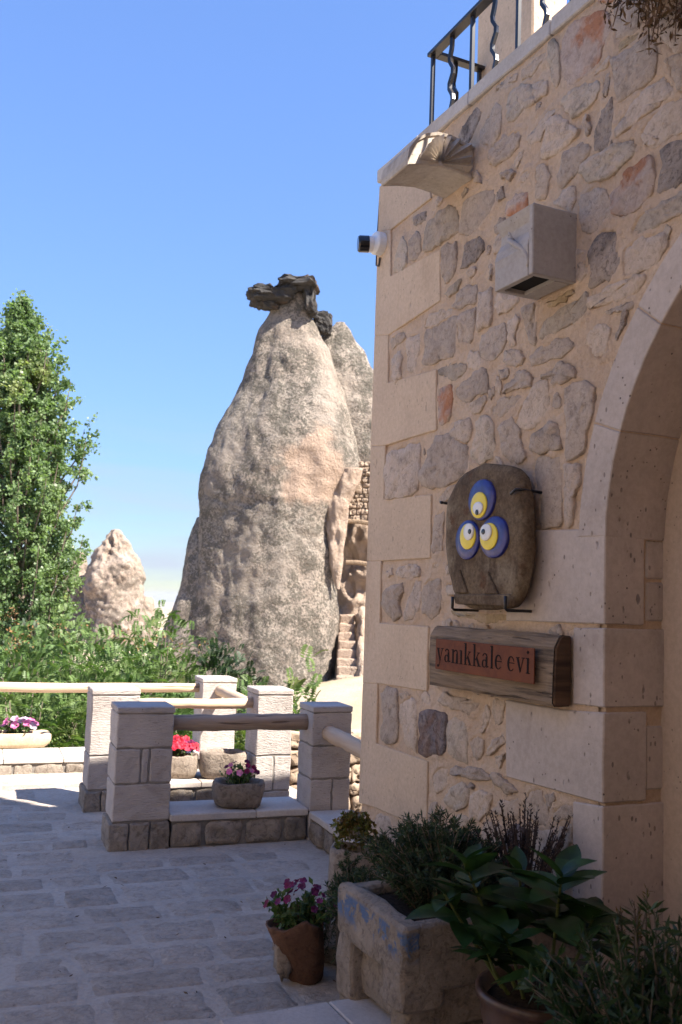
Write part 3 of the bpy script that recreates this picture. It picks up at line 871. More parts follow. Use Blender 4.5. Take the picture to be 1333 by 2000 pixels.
('k','grey',[(750,200),(840,190),(940,200),(1040,250),(1060,290),(1000,300),(850,275),(760,260)]),
('k','grey',[(1060,230),(1120,240),(1200,320),(1260,380),(1200,420),(1150,390),(1070,310)]),
('k','olive',[(700,420),(740,350),(830,310),(880,380),(870,470),(830,530),(740,520),(700,480)]),
('k','beige',[(880,470),(910,400),(980,380),(1050,400),(1050,470),(1020,560),(950,610),(890,600)]),
('k','dark',[(870,350),(900,320),(925,340),(915,370),(890,370)]),
('k','beige',[(1080,500),(1120,450),(1200,460),(1255,450),(1265,530),(1250,590),(1190,610),(1110,580),(1070,550)]),
('k','grey',[(560,480),(620,460),(610,560),(580,660),(555,670)]),
('k','olive',[(730,620),(800,570),(880,590),(850,670),(760,680),(720,660)]),
('k','grey',[(970,680),(1010,620),(1090,650),(1130,680),(1130,760),(1110,840),(1060,830),(990,760)]),
('k','purple',[(1150,760),(1180,700),(1240,640),(1310,680),(1330,780),(1290,880),(1220,890),(1180,860),(1170,800)]),
('k','grey',[(830,860),(900,790),(970,770),(1020,860),(1000,900),(850,900)]),
('k','grey',[(150,560),(250,590),(290,690),(290,830),(180,800),(110,650)]),
('k','beige',[(320,680),(430,690),(460,800),(400,880),(310,850)]),
('k','grey',[(600,760),(700,720),(790,800),(760,900),(620,880)]),
('m','beige',[(110,480),(140,390),(200,365),(250,390),(260,460),(300,560),(280,640),(200,610),(120,580)]),
('m','grey',[(260,420),(330,390),(345,430),(310,530),(270,490)]),
('m','beige',[(340,540),(390,480),(490,500),(490,590),(400,610),(340,590)]),
('m','grey',[(180,680),(330,690),(370,800),(300,880),(190,850)]),
('m','beige',[(390,660),(480,640),(490,780),(420,840),(370,760)]),
('m','grey',[(20,960),(160,920),(260,980),(230,1080),(60,1090)]),
]
def chaikin(p, it=1):
    for _ in range(it):
        q = []
        for i in range(len(p)):
            a, b = p[i], p[(i + 1) % len(p)]
            q.append((a[0] * .92 + b[0] * .08, a[1] * .92 + b[1] * .08))
            q.append((a[0] * .08 + b[0] * .92, a[1] * .08 + b[1] * .92))
        p = q
    return p
def area(p):
    return 0.5 * sum(p[i][0] * p[(i + 1) % len(p)][1] - p[(i + 1) % len(p)][0] * p[i][1] for i in range(len(p)))
def resample(p, n):
    L = [math.dist(p[i], p[(i + 1) % len(p)]) for i in range(len(p))]
    tot = sum(L)
    out = []
    for k in range(n):
        s = tot * k / n
        i = 0
        while s > L[i]:
            s -= L[i]
            i += 1
        a, b = p[i], p[(i + 1) % len(p)]
        f = s / L[i] if L[i] else 0
        out.append((a[0] + (b[0] - a[0]) * f, a[1] + (b[1] - a[1]) * f))
    return out
def rubble(name, poly, O, ax, ay, an, h, mat, parent, seed, n=34, jit=0.0065, tilt=0.0):
    """a hewn stone standing h proud of the plane O, ax, ay"""
    r = random.Random(seed)
    p = chaikin(poly)
    if area(p) < 0: p = p[::-1]
    p = resample(p, n)
    p = [(x + r.uniform(-jit, jit) * .5 + jit * 2.4 * fbm((x * 16, y * 16, seed), 1, 3), y + r.uniform(-jit, jit) * .5 + jit * 2.4 * fbm((x * 16, y * 16, seed + 50), 1, 3)) for x, y in p]
    cx, cy = sum(q[0] for q in p) / n, sum(q[1] for q in p) / n
    tx, ty = r.uniform(-tilt, tilt), r.uniform(-tilt, tilt)
    vs, fs = [], []
    for f, d in ((1.0, -0.03), (0.99, h * 0.65), (0.945, h * 1.0), (0.62, h * 1.03), (0.30, h * 1.05)):
        for x, y in p:
            X, Y = cx + (x - cx) * f, cy + (y - cy) * f
            w = O + ax * X + ay * Y
            nz = (fbm(w, 11, 4) * .75 + fbm(w, 34, 3) * .45) * h if d > 0 else 0
            vs.append(w + an * (d + nz + ((X - cx) * tx + (Y - cy) * ty) * (d > 0)))
    vs.append(O + ax * cx + ay * cy + an * h * 1.1)
    for k in range(4):
        for i in range(n):
            a, b = k * n + i, k * n + (i + 1) % n
            fs.append((a, b, b + n, a + n))
    c = len(vs) - 1
    for i in range(n):
        fs.append((4 * n + i, 4 * n + (i + 1) % n, c))
    return mk(name, vs, fs, mat, parent, smooth=True)
uvpolys = []
for k, (tl, tone, pts) in enumerate(STONES):
    ox, oy = TR[tl]
    uv = [WUV(ox + x / 4.003, oy + y / 4.003) for x, y in pts]
    cu, cw_ = sum(p[0] for p in uv) / len(uv), sum(p[1] for p in uv) / len(uv)
    uv = [(cu + (a - cu) * 1.07, cw_ + (b - cw_) * 1.07) for a, b in uv]
    uvpolys.append((uv, tone))
# ashlar polygons on the facade
QU = [  # corner quoins (px outlines), alternately long and short
 [(747,362),(838,338),(845,388),(767,449),(743,452)],
 [(742,452),(766,449),(766,540),(863,488),(863,588),(762,655),(737,655)],
 [(737,655),(762,655),(761,748),(855.5,722),(855.5,840),(757,870),(729,872)],
 [(729,872),(756,870),(753,975),(846,966),(844,1090),(748,1096),(722.5,1096)],
 [(722.5,1096),(748,1096),(745,1217),(840,1224),(837,1350),(741,1335),(715.5,1335)],
 [(715.5,1335),(741,1335),(738,1452),(839,1487),(837,1622),(735,1577),(708.5,1570)],
]
JB = [
 [(1002,1037),(1188,1033),(1190,1219),(993,1213)],
 [(1125,1226),(1190,1227),(1190.5,1383),(1125,1375)],
 [(992.5,1366),(1100,1386),(1190.5,1393),(1191.5,1572),(993,1517)],
 [(1124,1565),(1191.5,1578),(1194,1960),(1122,1935)],
]
def pip(pts, poly):
    x, y = pts[:, 0], pts[:, 1]
    ins = np.zeros(len(pts), bool)
    dist = np.full(len(pts), 9.0)
    n = len(poly)
    for i in range(n):
        (x0, y0), (x1, y1) = poly[i], poly[(i + 1) % n]
        c = ((y0 > y) != (y1 > y)) & (x < (x1 - x0) * (y - y0) / ((y1 - y0) or 1e-9) + x0)
        ins ^= c
        dx, dy = x1 - x0, y1 - y0
        tt = np.clip(((x - x0) * dx + (y - y0) * dy) / (dx * dx + dy * dy + 1e-12), 0, 1)
        dist = np.minimum(dist, np.hypot(x - x0 - tt * dx, y - y0 - tt * dy))
    return ins, dist
# small stones packed into the gaps
rf = random.Random(99)
blockers = [[WUV(*p) for p in q] for q in QU + JB] + [uv for uv, _ in uvpolys]
bbs = [(min(p[0] for p in b) - .03, min(p[1] for p in b) - .03, max(p[0] for p in b) + .03, max(p[1] for p in b) + .03) for b in blockers]
nf = 0
for tries in range(9000):
    if nf >= 92: break
    cu, cv_ = rf.uniform(.05, 2.6), rf.uniform(.38, 4.12)
    big = tries < 5000
    w, h = (rf.uniform(.045, .10), rf.uniform(.03, .06)) if big else (rf.uniform(.022, .05), rf.uniform(.018, .035))
    if in_arch(cu, cv_, R_OUT + w + .02): continue
    rot = rf.uniform(-.9, .9)
    poly = []
    for k in range(7):
        a = 6.283 * k / 7 + rf.uniform(-.25, .25)
        x, y = w * math.cos(a) * rf.uniform(.75, 1.1), h * math.sin(a) * rf.uniform(.75, 1.1)
        poly.append((cu + x * math.cos(rot) - y * math.sin(rot), cv_ + x * math.sin(rot) + y * math.cos(rot)))
    tst = np.array(poly + [(cu, cv_)])
    lo, hi = tst.min(0), tst.max(0)
    if lo[0] < .02: continue
    bad = False
    for b, bb in zip(blockers, bbs):
        if hi[0] < bb[0] or lo[0] > bb[2] or hi[1] < bb[1] or lo[1] > bb[3]: continue
        ins, dist = pip(tst, b)
        i2, d2 = pip(np.array(b), poly)
        if ins.any() or i2.any() or dist.min() < .010 or d2.min() < .008:
            bad = True
            break
    if bad: continue
    nf += 1
    uvpolys.append((poly, rf.choice(['beige', 'beige', 'grey', 'olive', 'grey'])))
    blockers.append(poly)
    bbs.append((lo[0] - .03, lo[1] - .03, hi[0] + .03, hi[1] + .03))
# mortar face: fine sheet in view, pushed up round the stones and dropped beneath them
def mortar_sheet(u0, u1, v0, v1, step):
    nu, nv = int((u1 - u0) / step), int((v1 - v0) / step)
    uu, vv = np.meshgrid(np.linspace(u0, u1, nu + 1), np.linspace(v0, v1, nv + 1))
    P = np.c_[uu.ravel(), vv.ravel()]
    lift = np.zeros(len(P))
    drop = np.zeros(len(P), bool)
    for uv, tone in uvpolys:
        a = np.array(uv)
        lo, hi = a.min(0) - 0.08, a.max(0) + 0.08
        idx = np.where((P > lo).all(1) & (P < hi).all(1))[0]
        if not len(idx): continue
        ins, dist = pip(P[idx], chaikin(uv))
        drop[idx] |= ins & (dist > 0.012)
        lift[idx] = np.maximum(lift[idx], np.exp(-(dist / 0.024) ** 2) * 0.010)
    vs = []
    for (u, v), lf, dr in zip(P, lift, drop):
        w = FW(u, v)
        d = 0.006 * fbm(w, 5, 4) + 0.003 * fbm(w, 23, 3)
        d = d - 0.012 if dr else d + lf * (0.6 + 0.8 * noise.noise(w * 7))
        vs.append(w + N * d)
    fs = []
    for j in range(nv):
        for i in range(nu):
            k = j * (nu + 1) + i
            if in_arch(u0 + (i + .5) * (u1 - u0) / nu, v0 + (j + .5) * (v1 - v0) / nv): continue
            fs.append((k, k + 1, k + nu + 2, k + nu + 1))
    return vs, fs
wv, wf = join(mortar_sheet(0.01, 2.7, 0.0, TOPV, 0.0145), mortar_sheet(2.7, 9.5, 0.0, TOPV, 0.12))
mk('wall', wv, wf, M['mortar'], bld, smooth=True)
tone_h = {'grey': .016, 'beige': .014, 'olive': .015, 'dark': .017, 'purple': .024, 'pink': .014, 'yellow': .008}
for k, (uv, tone) in enumerate(uvpolys):
    if max(v for u, v in uv) > TOPV - 0.01:
        uv = [(u, min(v, TOPV - 0.015)) for u, v in uv]
    rubble('stone', uv, C0, U, Z, N, tone_h[tone] * rng.uniform(0.45, 1.1), M['st_' + tone], bld, 100 + k, tilt=0.03)
# loosely coursed stones where the facade runs on out of the picture
r3 = random.Random(5)
v = 0.15
while v < 4.0:
    h = r3.uniform(0.16, 0.3)
    u = 2.62 + r3.uniform(0, 0.15)
    while u < 7.4:
        w = r3.uniform(0.2, 0.42)
        c = (u + w / 2, v + h / 2)
        if not in_arch(c[0], c[1], R_OUT + 0.25) and v + h < TOPV:
            poly = [(u + .02, v + .03), (u + w * .5, v + .01), (u + w - .03, v + .03), (u + w - .01, v + h * .6), (u + w - .05, v + h - .03), (u + w * .4, v + h - .015), (u + .03, v + h - .04)]
            poly = [(a + r3.uniform(-.02, .02), b + r3.uniform(-.02, .02)) for a, b in poly]
            rubble('stone', poly, C0, U, Z, N, r3.uniform(.01, .022), M['st_' + r3.choice(['grey', 'beige', 'olive', 'grey', 'beige'])], bld, int(u * 1000 + v * 77), n=14, tilt=.03)
        u += w
    v += h
# quoins and jambs
def ashlar(name, px, d0, d1, mat, gap=0.0, bev=0.004):
    uv = [WUV(*p) for p in px]
    poly = [FW(max(u, 0.0), v, d0) for u, v in uv]
    vs, fs = prism(poly, N * (d1 - d0))
    return mk(name, vs, fs, mat, bld, bevel=bev, seg=1, sub=3, rough=0.0016, rscale=14)
for q in QU:
    uv = [WUV(*p) for p in q]
    poly = []
    for (u, v), p in zip(uv, q):
        poly.append(FW(-0.012 if p[0] < 750 and u < 0.06 else u, v, -0.10))
    vs, fs = prism(poly, N * 0.112)
    mk('quoin_block', vs, fs, M['quoin'], bld, bevel=0.004, sub=3, rough=0.0018, rscale=14)
for q, dp in zip(JB, (0.19, 0.30, 0.205, 0.31)):
    uv = [WUV(*p) for p in q]
    poly = [FW(min(u, JU), max(v, 0.0), -dp) for u, v in uv]
    vs, fs = prism(poly, N * (dp + 0.014))
    mk('jamb_block', vs, fs, M['ashlar'], bld, bevel=0.005, sub=4, rough=0.0018, rscale=14)
# inner jamb pieces behind the short blocks
for v0, v1 in ((1.56, 1.90), (0.90, 1.16)):
    n = 2 if v0 > 1.3 else 1
    for k in range(n):
        a, b = v0 + (v1 - v0) * k / n, v0 + (v1 - v0) * (k + 1) / n
        mk('jamb_block', wbox(JU - .25, JU - 0.006, a + .006, b - .006, -.31, -.205), BOXF, M['ashlar'], bld, bevel=.008, sub=2, rough=.003, rscale=10)
mk('jamb_mortar', wbox(JU - .2, JU - .014, 0, 1.93, -.305, -.01), BOXF, M['mortar'], bld)
# arch ring
angs = [178, 159.5, 140.5, 121.5, 103, 85, 66, 47, 28, 10, 2]
for a0, a1 in zip(angs[:-1], angs[1:]):
    n = 6
    poly = []
    g = 0.0022
    for i in range(n + 1):
        a = rad(a0 + (a1 - a0) * i / n)
        a += (g if i == 0 else -g if i == n else 0) * -1
        poly.append(FW(ARC_U + R_IN * math.cos(a), ARC_V + R_IN * math.sin(a), -0.30))
    for i in range(n, -1, -1):
        a = rad(a0 + (a1 - a0) * i / n)
        a += (g if i == 0 else -g if i == n else 0) * -1
        poly.append(FW(ARC_U + R_OUT * math.cos(a), ARC_V + R_OUT * math.sin(a), -0.30))
    vs, fs = prism(poly, N * 0.316)
    mk('arch_stone', vs, fs, M['ashlar'], bld, bevel=0.004, sub=2, rough=0.0018, rscale=12)
ring = [(R_IN + .006, rad(2 + 176 * i / 60)) for i in range(61)] + [(R_OUT - .006, rad(178 - 176 * i / 60)) for i in range(61)]
mk('arch_mortar', *prism([FW(ARC_U + r * math.cos(a), ARC_V + r * math.sin(a), -.295) for r, a in ring], N * .305), M['mortar'], bld)
for sgn in (1,):   # far jamb of the doorway
    for k in range(4):
        mk('jamb_block', wbox(ARC_U + R_IN, ARC_U + R_IN + (.2 if k % 2 else .32), .47 * k + .005, .47 * (k + 1) - .005, -.3, .014), BOXF, M['ashlar'], bld, bevel=.005)
# plastered back of the doorway recess and the double door in it
mk('recess_wall', wbox(1.6, 5.2, 0, 3.6, -0.40, -0.292), BOXF, M['inner'], bld)
# body of the building behind the facade
plan = [(0.0, -.011), (.38, -.34), (.40, -.86), (.60, -1.0), (.60, -6.0), (.66, -6.0), (.66, -.47), (.07, -.011)]
mk('side_wall', *prism([FW(u, 0, d) for u, d in plan], Z * (TOPV - .002)), M['mortar'], bld)
mk('back_wall', wbox(0.64, 9.5, 0.0, TOPV - 0.004, -5.98, -0.46), BOXF, M['mortar'], bld)
# coping slabs along the roof terrace edge
u = -0.03
while u < 9.4:
    w = r3.uniform(0.42, 0.7)
    mk('coping_slab', wbox(u + .002, u + w - .002, TOPV, TOPV + .085, -.12 if u < .2 else (-.30 if u < .5 else -.42), .022), BOXF, M['coping'], bld, bevel=.006, sub=2, rough=.003, rscale=9)
    u += w
mk('roof_edge', wbox(.385, .60, TOPV + .001, TOPV + .03, -.86, -.425), BOXF, M['coping'], bld)
mk('roof_terrace', wbox(0.605, 9.5, TOPV + .001, TOPV + .03, -6.0, -.425), BOXF, M['coping'], bld)
# unseen wing added behind the viewer to block sky light from near surfaces
WU = 5.75
wing = thing('added_shade_wing', 'unseen tall wing added behind the viewer to block sky light', 'building', FW(WU, 0, 0))
mk('wall', wbox(WU, WU + 4, 0, 6.6, 0.03, 3.5), BOXF, M['inner'], wing)
mk('upper_wall', wbox(WU, WU + 4, TOPV + .09, 6.6, -6, 0.028), BOXF, M['inner'], wing)
mk('added_shade_bay', wbox(4.0, WU - .002, 3.5, 6.2, 0.06, 3.5), BOXF, M['inner'], wing, label='unseen upper bay added over the door step to darken it')  # added cover out of view, dims the floor and plants near the viewer

# unseen sunlit house added at left to bounce warm light onto the facade
opp = thing('added_bounce_house', 'unseen sunlit house added at left to bounce warm light', 'building', FW(2, 0, 6.4))
mk('wall', wbox(-1.5, 9.5, 0, 4.6, 6.2, 10), BOXF, M['lime'], opp)
mk('roof', wbox(-1.8, 9.8, 4.602, 4.8, 5.9, 10.3), BOXF, M['terracotta'], opp)
for k in range(4):
    w_ = mk('window', wbox(.4 + 2.2 * k, 1.3 + 2.2 * k, 1.1, 2.5, 6.14, 6.198), BOXF, M['ashlar'], opp)
    mk('pane', wbox(.5 + 2.2 * k, 1.2 + 2.2 * k, 1.2, 2.4, 6.125, 6.139), BOXF, M['black_plastic'], w_)
# carved fan corbel
u1, u0 = 1.042, 0.766
prof = [(0.0, 3.788), (0.10, 3.803), (0.20, 3.809), (0.30, 3.795), (0.392, 3.768), (0.395, 3.80), (0.385, 3.858), (0.345, 3.915), (0.29, 3.957), (0.22, 3.982), (0.145, 3.985), (0.06, 3.965), (0.0, 3.955)]
vs, fs = prism([FW(u0, v + 0.0, d - 0.0) for d, v in prof], U * (u1 - u0))
corbel = mk('carved_corbel', vs, fs, M['carved'], bld, bevel=.006, sub=1, rough=.002, rscale=12, label='projecting corbel carved with a fan of rays, underside arched')
fc = (0.20, 3.826)
rays = 11
for k in range(rays):
    a = rad(3 + 174 * k / (rays - 1))
    da = rad(6.6)
    def rim(a):
        # distance from the fan centre to just inside the profile
        for rr in np.linspace(0.02, 0.3, 80):
            d, v = fc[0] + rr * math.cos(a), fc[1] + rr * math.sin(a)
            if d < 0.02 or d > 0.372 or v > 3.975 - 0.9 * max(0, d - 0.2) ** 1.6 * 4 or v > 3.955 + 0.2 * min(d, .12): return rr - 0.012
        return 0.17
    r_ = max(rim(a), 0.05)
    p0 = (fc[0] + .012 * math.cos(a), fc[1] + .012 * math.sin(a))
    pl = (fc[0] + r_ * math.cos(a - da), fc[1] + r_ * math.sin(a - da))
    pr = (fc[0] + r_ * math.cos(a + da), fc[1] + r_ * math.sin(a + da))
    pm = (fc[0] + r_ * math.cos(a), fc[1] + r_ * math.sin(a))
    vv = [FW(u1 + .0005, p[1], p[0]) for p in (p0, pl, pr)] + [FW(u1 + .036, pm[1], pm[0]), FW(u1 + .014, p0[1], p0[0])]
    mk('fan_ray', vv, [(0, 1, 3, 4), (0, 4, 3, 2), (1, 2, 3), (0, 2, 1)], M['carved'], corbel)
# raised rim round the fan
rimp = [(d, v) for d, v in prof[4:]]
outer = [FW(u1, v, d) for d, v in rimp]
inner = [FW(u1, 3.86 + (v - 3.86) * .88, .2 + (d - .2) * .92) for d, v in rimp]
vs, fs = [], []
n = len(rimp)
for a, b in zip(outer, inner):
    vs += [a, b, a + U * .012, b + U * .008]
for i in range(n - 1):
    k = 4 * i
    fs += [(k + 2, k + 3, k + 7, k + 6), (k + 1, k + 5, k + 7, k + 3), (k, k + 2, k + 6, k + 4)]
mk('fan_rim', vs, fs, M['carved'], corbel)
# hollow stone vent box with a scroll on its front
ua, ub, va, vb, dp = 1.597, 1.869, 2.985, 3.292, 0.232
th = 0.03
vent = mk('vent_box', wbox(ub - th, ub, va, vb, 0, dp), BOXF, M['vent'], bld, bevel=.005, sub=1, rough=.0015, label='hollow stone box with a scroll carved on its front')
def front_prof():
    return [(dp, va), (dp, va + .09), (dp + .004, va + .13), (dp - .006, va + .17), (dp - .028, va + .21), (dp - .03, va + .25), (dp - .012, va + .28), (dp, vb)]
fp = front_prof()
vs = []
for uu_ in (ua, ub - th - .001):
    vs += [FW(uu_, v, d) for d, v in fp] + [FW(uu_, v, d - .03) for d, v in fp]
n = len(fp)
fs = []
for i in range(n - 1):
    fs += [(i, i + 1, 2 * n + i + 1, 2 * n + i), (n + i, 3 * n + i, 3 * n + i + 1, n + i + 1), (i, n + i, n + i + 1, i + 1), (2 * n + i, 2 * n + i + 1, 3 * n + i + 1, 3 * n + i)]
fs += [(0, 2 * n, 3 * n, n), (n - 1, 2 * n - 1, 4 * n - 1, 3 * n - 1)]
mk('front_panel', vs, fs, M['vent'], vent, bevel=.003)
mk('side_panel', wbox(ua, ua + th, va, vb, 0, dp - .031), BOXF, M['vent'], vent, bevel=.003)
mk('top_panel', wbox(ua + th, ub - th, vb - .035, vb - .002, 0, dp - .032), BOXF, M['vent'], vent)
mk('hollow_shade', wbox(ua + th, ub - th, va + .02, vb - .04, .016, dp - .033), BOXF, M['dark'], vent)  # solid dark block, the hollow's shade given as colour
mk('baffle', wbox(ua + th, ub - th, va, va + .018, .016, dp * .40), BOXF, M['vent'], vent)
sc = []
for k in range(22):
    s = k / 21
    sc.append(FW(ub - .035 - .17 * s + .03 * math.sin(s * 6), va + .04 + .24 * s, dp - .006 - (.03 if s > .7 else 0) + .004))
mk('scroll', *tube(sc, [.007 + .005 * math.sin(3.1 * k / 21) for k in range(22)], 8), M['vent'], vent, smooth=True)

# roof pillar behind the railing
ud = -.40
pu0 = WUV(932, 100, ud)[0]
pu1 = WUV(1040, 40, ud)[0]
pil = thing('roof_pillar', 'plain beige plastered pillar on the roof terrace behind the railing', 'pillar', FW(pu0, TOPV + .03, ud))
mk('shaft', wbox(pu0, pu1, TOPV + .087, 6.2, ud - .24, ud), BOXF, M['quoin'], pil, bevel=.01, sub=3, rough=.004, rscale=6)
mk('beam', wbox(pu0 + .02, 4.0, 6.202, 6.4, ud - .22, ud - .02), BOXF, M['quoin'], pil, bevel=.01)
# railing
rail = thing('roof_railing', 'black iron railing with wavy balusters along the roof terrace edge', 'railing', FW(.6, TOPV + .085, -.05))
rd = -0.06
ru0 = WUV(842, 250, rd)[0]
rtop = WUV(840, 113, rd)[1]
zb = TOPV + .086
sq = .011
def bar(name, u, d, wavy, v0=zb, v1=None, ph=0):
    v1 = v1 or rtop - .012
    if not wavy:
        return mk(name, wbox(u - sq, u + sq, v0, v1, d - sq, d + sq), BOXF, M['iron'], rail, bevel=.002)
    pts = [(v0, 0), (v0 + (v1 - v0) * .12, 0)]
    s = 1
    for f in (.26, .42, .58, .74):
        pts.append((v0 + (v1 - v0) * f, .026 * s))
        s = -s
    pts += [(v0 + (v1 - v0) * .88, 0), (v1, 0)]
    P = [FW(u + o, v, d) for v, o in pts]
    # soften the bends
    Q = []
    for i in range(len(P)):
        if 0 < i < len(P) - 1:
            Q += [P[i] + (P[i - 1] - P[i]) * .2, P[i] + (P[i + 1] - P[i]) * .2]
        else: Q.append(P[i])
    return mk(name, *tube(Q, sq * 1.25, 4), M['iron'], rail)
mk('handrail', wbox(ru0 - .02, 9.3, rtop - .012, rtop + .012, rd - .028, rd + .028), BOXF, M['iron'], rail, bevel=.003)
mk('handrail', wbox(ru0 - .018, ru0 + .038, rtop - .010, rtop + .010, -.398, rd - .029), BOXF, M['iron'], rail, bevel=.003)
k = 0
u = ru0 + .005
while u < 5:
    bar('baluster', u, rd, k % 2 == 1)
    u += .209
    k += 1
for k, d in enumerate((-.21, -.375)):
    bar('baluster', ru0 + .01, d, k % 2 == 0)

# security camera at the corner
sp = FW(-.012, WUV(752, 480)[1], -.02)
cv = WUV(752, 480)[1]
secc = thing('security_camera', 'small white bullet security camera with black lens at building corner', 'camera', FW(0.03, cv, .0))
c0 = FW(.05, cv + .012, .0125)
mk('mount', *tube([c0, c0 + N * .045, c0 + N * .055], [.070, .070, .062], 28), M['white_plastic'], secc)
ctr = FW(.05, cv, .060)
mk('joint', *tube([ctr - N * .03, ctr, ctr + N * .02], [.055, .052, .045], 24), M['white_plastic'], secc, smooth=True)
ax = (N * .92 - Z * .04 - U * .30).normalized()
h0 = ctr + N * .01
mk('housing', *tube([h0, h0 + ax * .02, h0 + ax * .028], [.046, .050, .050], 24), M['white_plastic'], secc)
mk('lens', *tube([h0 + ax * .029, h0 + ax * .085, h0 + ax * .095], [.051, .051, .043], 24), M['black_plastic'], secc)
cb = [FW(-.02, 4.12, .0), FW(-.022, 3.9, .006), FW(-.02, 3.7, .008), FW(-.018, cv + .05, .01), FW(-.015, cv - .10, .012), FW(.03, cv - .12, .018), FW(.045, cv - .07, .02)]
cab = mk('camera_cable', *tube(cb, .006, 6), M['cable'], origin=FW(0, 3.5, 0), smooth=True)
tag(cab, 'thin grey cable running up the building corner to the security camera', 'cable')

# ---------------------------------------------------------------- eyed slab and sign
so_ = FW(1.2, 1.6, .02)
slab = thing('eyed_stone_slab', 'rough brown stone slab with three glazed blue and yellow eyes on wall', 'wall ornament', so_)
OW = [(870,1000),(873,975),(884,948),(902,925),(926,910),(955,904),(985,906),(1003,915),(1017,935),(1024,965),(1027,1010),(1027,1060),(1023,1110),(1015,1155),(1003,1183),(985,1190),(950,1191),(915,1189),(893,1178),(882,1150),(874,1110),(869,1060)]
soff = 0.045
op = [WUV(x, y, soff + .07) for x, y in OW]
op = resample(chaikin(op), 44)
if area(op) < 0: op = op[::-1]
cx, cy = sum(p[0] for p in op) / 44, sum(p[1] for p in op) / 44
vs, fs = [], []
rings = [(.97, soff + .01), (1.0, soff + .03), (1.0, soff + .052), (.97, soff + .068), (.9, soff + .076), (.7, soff + .08), (.45, soff + .081), (.2, soff + .081)]
for f, d in rings:
    for (x, y) in op:
        X, Y = cx + (x - cx) * f, cy + (y - cy) * f
        w = FW(X, Y, d)
        e = fbm(w, 9, 4) * .006 + fbm(w, 30, 3) * .003
        vs.append(w + N * e + (U * (X - cx) + Z * (Y - cy)) * (.02 * fbm(w, 14)))
n = 44
for k in range(len(rings) - 1):
    for i in range(n):
        a, b = k * n + i, k * n + (i + 1) % n
        fs.append((a, b, b + n, a + n))
vs.append(FW(cx, cy, soff + .081))
fs += [((len(rings) - 1) * n + i, (len(rings) - 1) * n + (i + 1) % n, len(vs) - 1) for i in range(n)]
fs.append(tuple(range(n))[::-1])
body = mk('slab', vs, fs, M['slab'], slab, smooth=True)
# low carved foot: two hollows leave a raised sill and a middle rib
for x0, x1 in (((903, 1150), (962, 1163)), ((962, 1152), (1010, 1160))):
    p0, p1 = WUV(*x0, soff + .08), WUV(*x1, soff + .08)
sill = [WUV(890, 1160, .125), WUV(1000, 1161, .125), WUV(1001, 1184, .125), WUV(893, 1180, .125)]
mk('sill', *prism([FW(u, v, .105) for u, v in sill], N * .034), M['slab'], body, bevel=.01, seg=2, sub=2, rough=.004, rscale=20)
for tri in ([(900,1112),(893,1158),(915,1158)], [(955,1115),(950,1160),(975,1160)]):
    pp = [WUV(x, y, .126) for x, y in tri]
    mk('carved_wedge', *prism([FW(u, v, .112) for u, v in pp], N * .024), M['slab'], body, bevel=.004)
edge = .127
def disc(name, cpx, rx, ry, d0, d1, mat, parent, dome=.4, seg=36, rot=0.0):
    u, v = WUV(cpx[0], cpx[1], d1)
    vs, fs = [], []
    prof = [(1.0, d0), (1.0, d0 + (d1 - d0) * .8), (.96, d1), (.6, d1 + .0005), (.25, d1 + .0008)]
    for f, d in prof:
        for k in range(seg):
            a = 2 * math.pi * k / seg
            x, y = rx * math.cos(a), ry * math.sin(a)
            x, y = x * math.cos(rot) - y * math.sin(rot), x * math.sin(rot) + y * math.cos(rot)
            vs.append(FW(u + x * f, v + y * f, d))
    for i in range(len(prof) - 1):
        for k in range(seg):
            a, b = i * seg + k, i * seg + (k + 1) % seg
            fs.append((a, b, b + seg, a + seg))
    fs.append(tuple(range((len(prof) - 1) * seg, len(prof) * seg)))
    return mk(name, vs, fs, mat, parent, smooth=True)
def sz(x0, x1, y0, y1, d):
    a, b = WUV(x0, (y0 + y1) / 2, d), WUV(x1, (y0 + y1) / 2, d)
    c, e = WUV((x0 + x1) / 2, y0, d), WUV((x0 + x1) / 2, y1, d)
    return ((x0 + x1) / 2, (y0 + y1) / 2), abs(b[0] - a[0]) / 2, abs(e[1] - c[1]) / 2
EYES = [((914,964,936,1016),(919,950,961,1012),(923,942,980,1005),(928,934,995,1006)),
        ((889,934,1016,1093),(898,928,1022,1073),(905,924,1022,1055),(914,920,1033,1043)),
        ((936,990,1008,1090),(937,971,1021,1074),(937,959,1023,1056),(940,947,1033,1044))]
for b, y, w, p in EYES:
    e = disc('eye', *sz(*b, edge + .012), edge - .012, edge + .012, M['eye_blue'], slab)
    disc('iris', *sz(*y, edge + .018), edge + .010, edge + .018, M['eye_yellow'], e)
    disc('eyeball', *sz(*w, edge + .025), edge + .016, edge + .025, M['eye_white'], e)
    disc('pupil', *sz(*p, edge + .028), edge + .024, edge + .028, M['eye_black'], e, seg=20)
# iron hooks that hold it
def hook(pts, r=.007):
    mk('hook', *tube(pts, r, 8), M['iron'], slab, smooth=True)
for bx, by in ((891, 1186), (995, 1187)):
    u, v = WUV(bx, by, .13)
    hook([FW(u, v - .012, .0), FW(u, v - .012, .14), FW(u, v - .004, .150), FW(u, v + .05, .150)])
u, v = WUV(1037, 957, .10)
hook([FW(u - .045, v, 0), FW(u - .045, v + .005, .11), FW(u - .05, v + .004, .14), FW(u - .085, v - .012, .142)])
u, v = WUV(873, 982, .10)
hook([FW(u - .02, v, 0), FW(u - .02, v, .1), FW(u + .0, v, .135), FW(u + .02, v - .004, .14)])

sgn = thing('name_sign', 'weathered thick wooden beam bearing a rusty steel name plate with cut letters', 'sign', FW(1.38, 1.2, .02))
